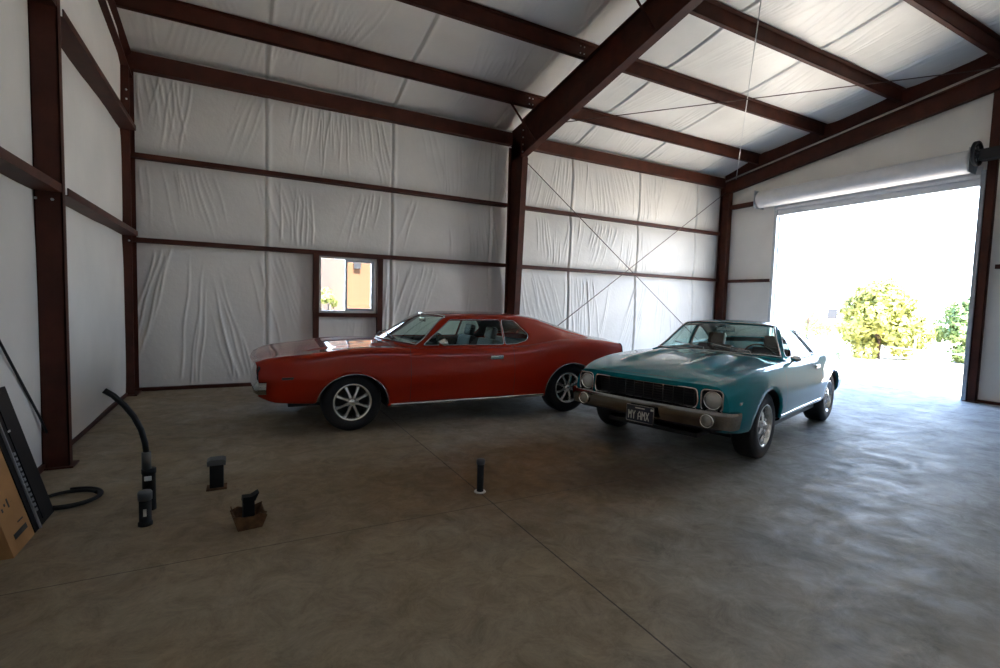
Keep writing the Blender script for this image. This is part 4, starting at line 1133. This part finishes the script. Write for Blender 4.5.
# ------------------------------------------------------------------ outside
bm = bmesh.new()
box(bm, XR+.25, 120, -60, 90, -.4, -.04); box(bm, -60, XR+.25, YB+.3, 90, -.4, -.04); box(bm, -60, XR+.25, -60, YF-.2, -.4, -.04)
struct(obj('ground', bm, M['ground']))
def leafball(bm, c, r, n, size, g, squash=(1, 1, 1)):
    c = Vector(c)
    for _ in range(n):
        d = g.normal(size=3); d /= np.linalg.norm(d); rr = r*(g.uniform(.72, 1.03))
        p = c+Vector((d[0]*rr*squash[0], d[1]*rr*squash[1], d[2]*rr*squash[2]))
        u = Vector(g.normal(size=3)); nrm = Vector(d)+.7*u.normalized(); nrm.normalize()
        a = nrm.orthogonal().normalized(); a = Matrix.Rotation(g.uniform(0, 6.28), 3, nrm) @ a; b_ = nrm.cross(a)
        s = size*g.uniform(.6, 1.3)
        bm.faces.new([bm.verts.new(p+a*s*.5), bm.verts.new(p+b_*s*.28), bm.verts.new(p-a*s*.5), bm.verts.new(p-b_*s*.28)])
def tree(name, loc, h, rad, mat, label, cat, seed, n=26, leaves=210, group=None, low=.0):
    g = np.random.default_rng(seed); root = empty(name, loc, 0, label, cat, group)
    bm = bmesh.new()
    for k in range(n):
        th = g.uniform(0, 6.28); t = g.uniform(0, 1)**.8
        env = math.sin(math.pi*(.18+.80*t))**.7
        rr = rad*.72*env*math.sqrt(g.uniform(.25, 1)); z = h*(low+(1-low)*(.10+.78*t))
        leafball(bm, (rr*math.cos(th), rr*math.sin(th), z), rad*g.uniform(.26, .38), leaves, .13*max(1, rad/1.2)*(1.1 if n > 12 else .8), g)
    obj('foliage', bm, M[mat], root)
    tr_ = .045*rad; bm = bmesh.new(); tube(bm, [(0, 0, -.1), (.03, .02, h*.3), (0, 0, h*.6)], [tr_, tr_*.8, tr_*.5], 8)
    for k in range(5):
        a = k*1.26; tube(bm, [(0, 0, h*.25), (.3*rad*math.cos(a), .3*rad*math.sin(a), h*.5), (.5*rad*math.cos(a), .5*rad*math.sin(a), h*.7)], [.045, .03, .015], 6)
    obj('trunk', bm, M['bark'], root)
tree('round_tree', (18.5, 8.35, -.04), 2.5, 1.42, 'leaf_yellow', 'big round yellow-green tree outside the doorway', 'tree', 1, 46, 260)
tree('shrub', (20.2, 6.75, -.04), 2.1, .9, 'leaf_green', 'darker green shrub outside near the right door jamb', 'shrub', 2, 24, 220, None, .0)
tree('shrub', (27., 15.6, -.04), 1.9, 1.3, 'leaf_green', 'small pale green shrub far outside above the teal car roof', 'shrub', 3, 12, 160)
tree('shrub', (29., 15.6, -.04), 1.2, .9, 'leaf_yellow', 'low yellow-green shrub far outside behind the teal car tail', 'shrub', 4, 9, 160)
# low fence by the tree
fe = empty('fence', (16.9, 6.3, -.04), 0, 'low pale metal rail fence in front of the round tree', 'fence')
bm = bmesh.new(); tube(bm, [(.1, 1.25, .50), (0, -.2, .46), (-.1, -2.2, .42)], .018, 6); tube(bm, [(.1, 1.25, .22), (-.1, -2.2, .18)], .012, 6)
obj('rail', bm, M['fence_metal'], fe)
for k, yy in enumerate((1.25, .45, -.35, -1.2, -2.1)):
    bm = bmesh.new(); tube(bm, [(.02, yy, 0), (.02, yy, .54 if k != 1 else .85)], .022, 6); obj('post', bm, M['fence_metal'], fe)
# far house
ho = empty('house', (46, 24.2, -.04), 0, 'pale house far outside with one small dark window', 'house')
bm = bmesh.new(); box(bm, -.0, 8, -4, 5, 0, 2.75); obj('walls', bm, M['house_wall'], ho)
bm = bmesh.new(); prism(bm, [(-4.5, 2.7), (.5, 4.1), (5.5, 2.7)], 0, -.4, 8.4); obj('roof', bm, M['house_roof'], ho)
bm = bmesh.new(); box(bm, -.05, .02, -.1, .65, .9, 1.75); obj('window', bm, M['dark_glass'], ho)
# orange neighbour seen through the back window
nb = empty('building', (2.2, 15., -.04), 0, 'orange stucco building outside the small back window', 'building')
bm = bmesh.new(); box(bm, .5, 5.5, 0, 5, 0, 4.6); obj('walls', bm, M['orange_wall'], nb)
bm = bmesh.new(); box(bm, .45, .62, -.06, 0, 2.6, 2.9); box(bm, .75, .95, -.12, 0, 2.35, 2.6); obj('wall_lamp', bm, M['black_iron'], nb)
tree('shrub', (1.98, 13.4, -.04), 1.85, .36, 'leaf_yellow', 'small leafy plant outside the back window', 'shrub', 8, 8, 110)
wl = empty('garden_wall', (-2, 17.5, -.04), 0, 'pale wall outside beyond the back window', 'wall')
bm = bmesh.new(); box(bm, -6, 4.2, 0, .2, 0, 1.9); box(bm, -6, 4.2, -.03, .23, 1.9, 1.96); obj('masonry', bm, M['house_wall'], wl)

# ------------------------------------------------------------------ things on the floor, near left
def pt(pts): return [Vector(p) for p in pts]
# pipe stub nearest, with the bent black conduit
s = empty('pipe_stub', (-.53, 3.62, 0), 0, 'short dark pipe stub with a grey cap and white sticker beside the bent conduit', 'pipe stub')
bm = bmesh.new(); lathe(bm, [(.0001, 0), (.048, 0), (.048, .02), (.040, .03), (.040, .20), (.0001, .20)], 'z', (0, 0, 0), 20); obj('pipe', bm, M['dark_pipe'], s)
bm = bmesh.new(); lathe(bm, [(.0001, .175), (.046, .175), (.047, .222), (.040, .234), (.0001, .237)], 'z', (0, 0, 0), 20); obj('cap', bm, M['grey_plastic'], s)
bm = bmesh.new()
for k in range(5):
    a0 = -1.75+k*.1; a1 = a0+.1
    v = [bm.verts.new((.0415*math.cos(a), .0415*math.sin(a), z)) for a, z in ((a0, .07), (a1, .07), (a1, .12), (a0, .12))]; bm.faces.new(v)
obj('sticker', bm, M['white_label'], s)
s.scale = (.82, .82, .92)
s = empty('bent_conduit', (-.545, 3.88, 0), 0, 'bent black cable arching up out of a dark floor conduit', 'conduit')
bm = bmesh.new(); lathe(bm, [(.0001, 0), (.040, 0), (.038, .05), (.037, .245), (.041, .245), (.041, .275), (.0001, .275)], 'z', (0, 0, 0), 20); obj('conduit_body', bm, M['dark_pipe'], s)
bm = bmesh.new(); box(bm, -.02, .02, -.043, -.037, .205, .235, .004); obj('sticker', bm, M['white_label'], s)
bm = bmesh.new(); lathe(bm, [(.0001, .27), (.027, .27), (.027, .385), (.024, .39), (.0001, .39)], 'z', (-.012, 0, 0), 16); obj('coupling', bm, M['grey_plastic'], s)
bm = bmesh.new(); cp = [(-.012, 0, .38), (-.018, 0, .45), (-.038, 0, .54), (-.075, 0, .63), (-.125, 0, .71), (-.18, 0, .775), (-.225, 0, .81)]
tube(bm, cp, .0175, 10); obj('cable', bm, M['black_plastic'], s)
s = empty('pipe_stub', (-.165, 4.12, 0), 0, 'dark square-topped pipe stub standing alone behind the rusty form box', 'pipe stub')
bm = bmesh.new(); box(bm, -.058, .058, -.05, .05, 0, .24, .008); obj('pipe', bm, M['dark_pipe'], s)
bm = bmesh.new()
prism(bm, [(-.058, .22), (-.075, .215), (-.078, .255), (-.055, .268), (.055, .268), (.078, .255), (.075, .215), (.058, .22)], 1, -.065, .065); obj('cap', bm, M['grey_plastic'], s)
bm = bmesh.new(); box(bm, -.085, .085, -.07, .06, 0, .018, .005); obj('flange', bm, M['form_wood'], s); s.scale = (.78, .78, .84)
s = empty('form_box', (.035, 3.36, 0), R(8), 'rusty open box around a small pipe stub in the floor', 'box')
bm = bmesh.new()
def panel(bm, p): 
    v = [bm.verts.new(q) for q in p]; bm.faces.new(v)
for sx in range(4):
    a = Matrix.Rotation(sx*math.pi/2, 3, 'Z')
    rimh = (.13, .10, .125, .115)
    q = [(-.085, -.085, 0), (.085, -.085, 0), (.115, -.115, .10), (.06, -.11, .125), (.02, -.112, .108), (-.05, -.108, .112), (-.118, -.112, .13)]
    vs = [bm.verts.new(a @ Vector(p_)) for p_ in q]; bm.faces.new(vs)
o = obj('box_sides', bm, M['form_wood'], s); md = o.modifiers.new('t', 'SOLIDIFY'); md.thickness = .008
bm = bmesh.new(); box(bm, -.04, .04, -.035, .035, 0, .22, .006); prism(bm, [(-.044, .20), (.044, .20), (.072, .262), (.02, .235), (-.04, .24)], 1, -.038, .038); obj('inner_stub', bm, M['dark_pipe'], s); s.scale = (.80, .80, .80)
s = empty('pipe_stub', (1.60, 3.27, 0), 0, 'slim black pipe stub standing on the saw cut in mid floor', 'pipe stub')
bm = bmesh.new(); lathe(bm, [(.0001, 0), (.028, 0), (.026, .01), (.026, .235), (.0001, .235)], 'z', (0, 0, 0), 20); obj('pipe', bm, M['dark_pipe'], s)
bm = bmesh.new(); lathe(bm, [(.0001, .215), (.032, .215), (.033, .245), (.028, .252), (.0001, .253)], 'z', (0, 0, 0), 20); obj('cap', bm, M['grey_plastic'], s)
bm = bmesh.new(); lathe(bm, [(.0001, 0), (.045, 0), (.042, .006), (.0001, .007)], 'z', (0, 0, 0), 20); obj('mortar_collar', bm, M['alu'], s)

# leaning black switchgear panel: a shallow box leaning on the left wall
cab = empty('electrical_panel', (-1.08, 4.084, 0), 0, 'tall black electrical panel with a slotted strip leaning on the left wall', 'electrical panel')
LEAN = Matrix.Rotation(R(-14.5), 4, 'Y')
def lbox(bm, *a, bev=.003, rot=None): box(bm, *a, bev=bev, mtx=(LEAN if rot is None else rot))
PH = .86; PW = .33
bm = bmesh.new(); lbox(bm, -.10, 0, -PW, 0, 0.0, PH); obj('cabinet_body', bm, M['box_black'], cab)
bm = bmesh.new(); lbox(bm, -.012, .005, -.19, -.015, .03, PH-.03); obj('cover', bm, M['box_black'], cab)
bm = bmesh.new(); lbox(bm, .0, .012, -.275, -.262, .0, PH-.02); obj('edge_strip', bm, M['box_steel'], cab)
for k in range(12):
    bm = bmesh.new(); lbox(bm, .001, .010, -.245, -.222, .10+k*.033, .118+k*.033, bev=.002); obj('slot_tab', bm, M['box_steel'], cab)
bm = bmesh.new(); lbox(bm, .0055, .007, -.205, -.17, .60, .612, bev=0); obj('label', bm, M['white_label'], cab)
cb = empty('cardboard_box', (-1.078, 3.735, 0), 0, 'flat brown cardboard box leaning in front of the black electrical panel', 'box')
L2 = Matrix.Rotation(R(-14.5), 4, 'Y')
bm = bmesh.new(); box(bm, -.09, 0, -.30, 0, 0.0, .84, .004, mtx=L2); obj('carton', bm, M['cardboard'], cb)
def ink(*a):
    bm = bmesh.new(); box(bm, *a, mtx=L2); obj('printed_mark', bm, M['ink'], cb)
ink(0.0, .0015, -.22, -.05, .07, .10); ink(0.0, .0015, -.13, -.06, .135, .142)
for k in range(4): ink(0.0, .0012, -.24+k*.04, -.225+k*.04, .24+.02*(k % 2), .26+.015*(k % 3))
# wall brace cable
bm = bmesh.new(); tube(bm, [(-1.375, 5.075, .30), (-1.375, 4.93, .46), (-1.372, 4.28, 1.08), (-1.372, 3.9, 1.45)], .009, 8)
tag(obj('brace_cable', bm, M['black_iron']), 'thin black brace cable slanting down the left wall to the near channel column', 'brace cable')
# coil of black cable
bm = bmesh.new(); pts = []
for k in range(100):
    a = k/99*2*math.pi*2.2; rr = .15+.018*k/99; pts.append((-1.045+rr*1.05*math.cos(a+.5), 4.24+rr*1.0*math.sin(a+.5), .014+.012*(k/99)+.006*math.sin(a*.5)))
tube(bm, pts, .012, 8); tag(obj('cable_coil', bm, M['black_plastic']), 'coil of black cable lying on the floor by the left wall', 'cable')

# ------------------------------------------------------------------ light
w = bpy.data.worlds.new('World'); bpy.context.scene.world = w; w.use_nodes = True
nt = w.node_tree; bg = nt.nodes['Background']
tc = nt.nodes.new('ShaderNodeTexCoord'); sp = nt.nodes.new('ShaderNodeSeparateXYZ'); nt.links.new(tc.outputs['Generated'], sp.inputs[0])
rp = nt.nodes.new('ShaderNodeValToRGB'); rp.color_ramp.elements[0].position = .0; rp.color_ramp.elements[1].position = .7
rp.color_ramp.elements[0].color = (.80, .90, 1.0, 1); rp.color_ramp.elements[1].color = (.30, .52, 1.0, 1)
nt.links.new(sp.outputs[2], rp.inputs[0]); nt.links.new(rp.outputs[0], bg.inputs['Color']); bg.inputs['Strength'].default_value = SKY = 3.4
sd = bpy.data.lights.new('Sun', 'SUN'); sd.energy = 16.; sd.angle = R(.6); sd.color = (1, .95, .86)
so = bpy.data.objects.new('Sun', sd); C.objects.link(so)
so.rotation_euler = Vector((-.05, -.62, .78)).to_track_quat('Z', 'Y').to_euler()
def portal(loc, rot, sx, sy):
    l = bpy.data.lights.new('portal', 'AREA'); l.shape = 'RECTANGLE'; l.size = sx; l.size_y = sy; l.cycles.is_portal = True
    o = bpy.data.objects.new('portal', l); C.objects.link(o); o.location = loc; o.rotation_euler = rot
portal((XR+.05, (DOOR[0]+DOOR[1])/2, DOOR[3]/2), (0, R(90), 0), DOOR[3], DOOR[1]-DOOR[0])
portal(((WIN[0]+WIN[1])/2, YB+.05, (WIN[2]+WIN[3])/2), (R(-90), 0, 0), WIN[1]-WIN[0], WIN[3]-WIN[2])

# ------------------------------------------------------------------ camera
sc = bpy.context.scene
cd = bpy.data.cameras.new('Camera'); cam = bpy.data.objects.new('Camera', cd); C.objects.link(cam)
r_ = Vector((.88410, -.46627, .02922)); u_ = Vector((.00433, .07070, .99749)); f_ = Vector((.46719, .88183, -.06446))
mt = Matrix((r_, u_, -f_)).transposed().to_4x4(); mt.translation = (0, 0, 1.44); cam.matrix_world = mt
cd.sensor_width = 36; cd.lens = 489.71*36/1000; cd.clip_start = .05; cd.clip_end = 300
sc.camera = cam
sc.view_settings.view_transform = 'Standard'; sc.view_settings.look = 'None'; sc.view_settings.gamma = 1
sc.view_settings.use_curve_mapping = False; sc.view_settings.exposure = 1.98
sc.cycles.max_bounces = 10; sc.cycles.diffuse_bounces = 7; sc.cycles.transparent_max_bounces = 12
sc.cycles.sample_clamp_indirect = 12
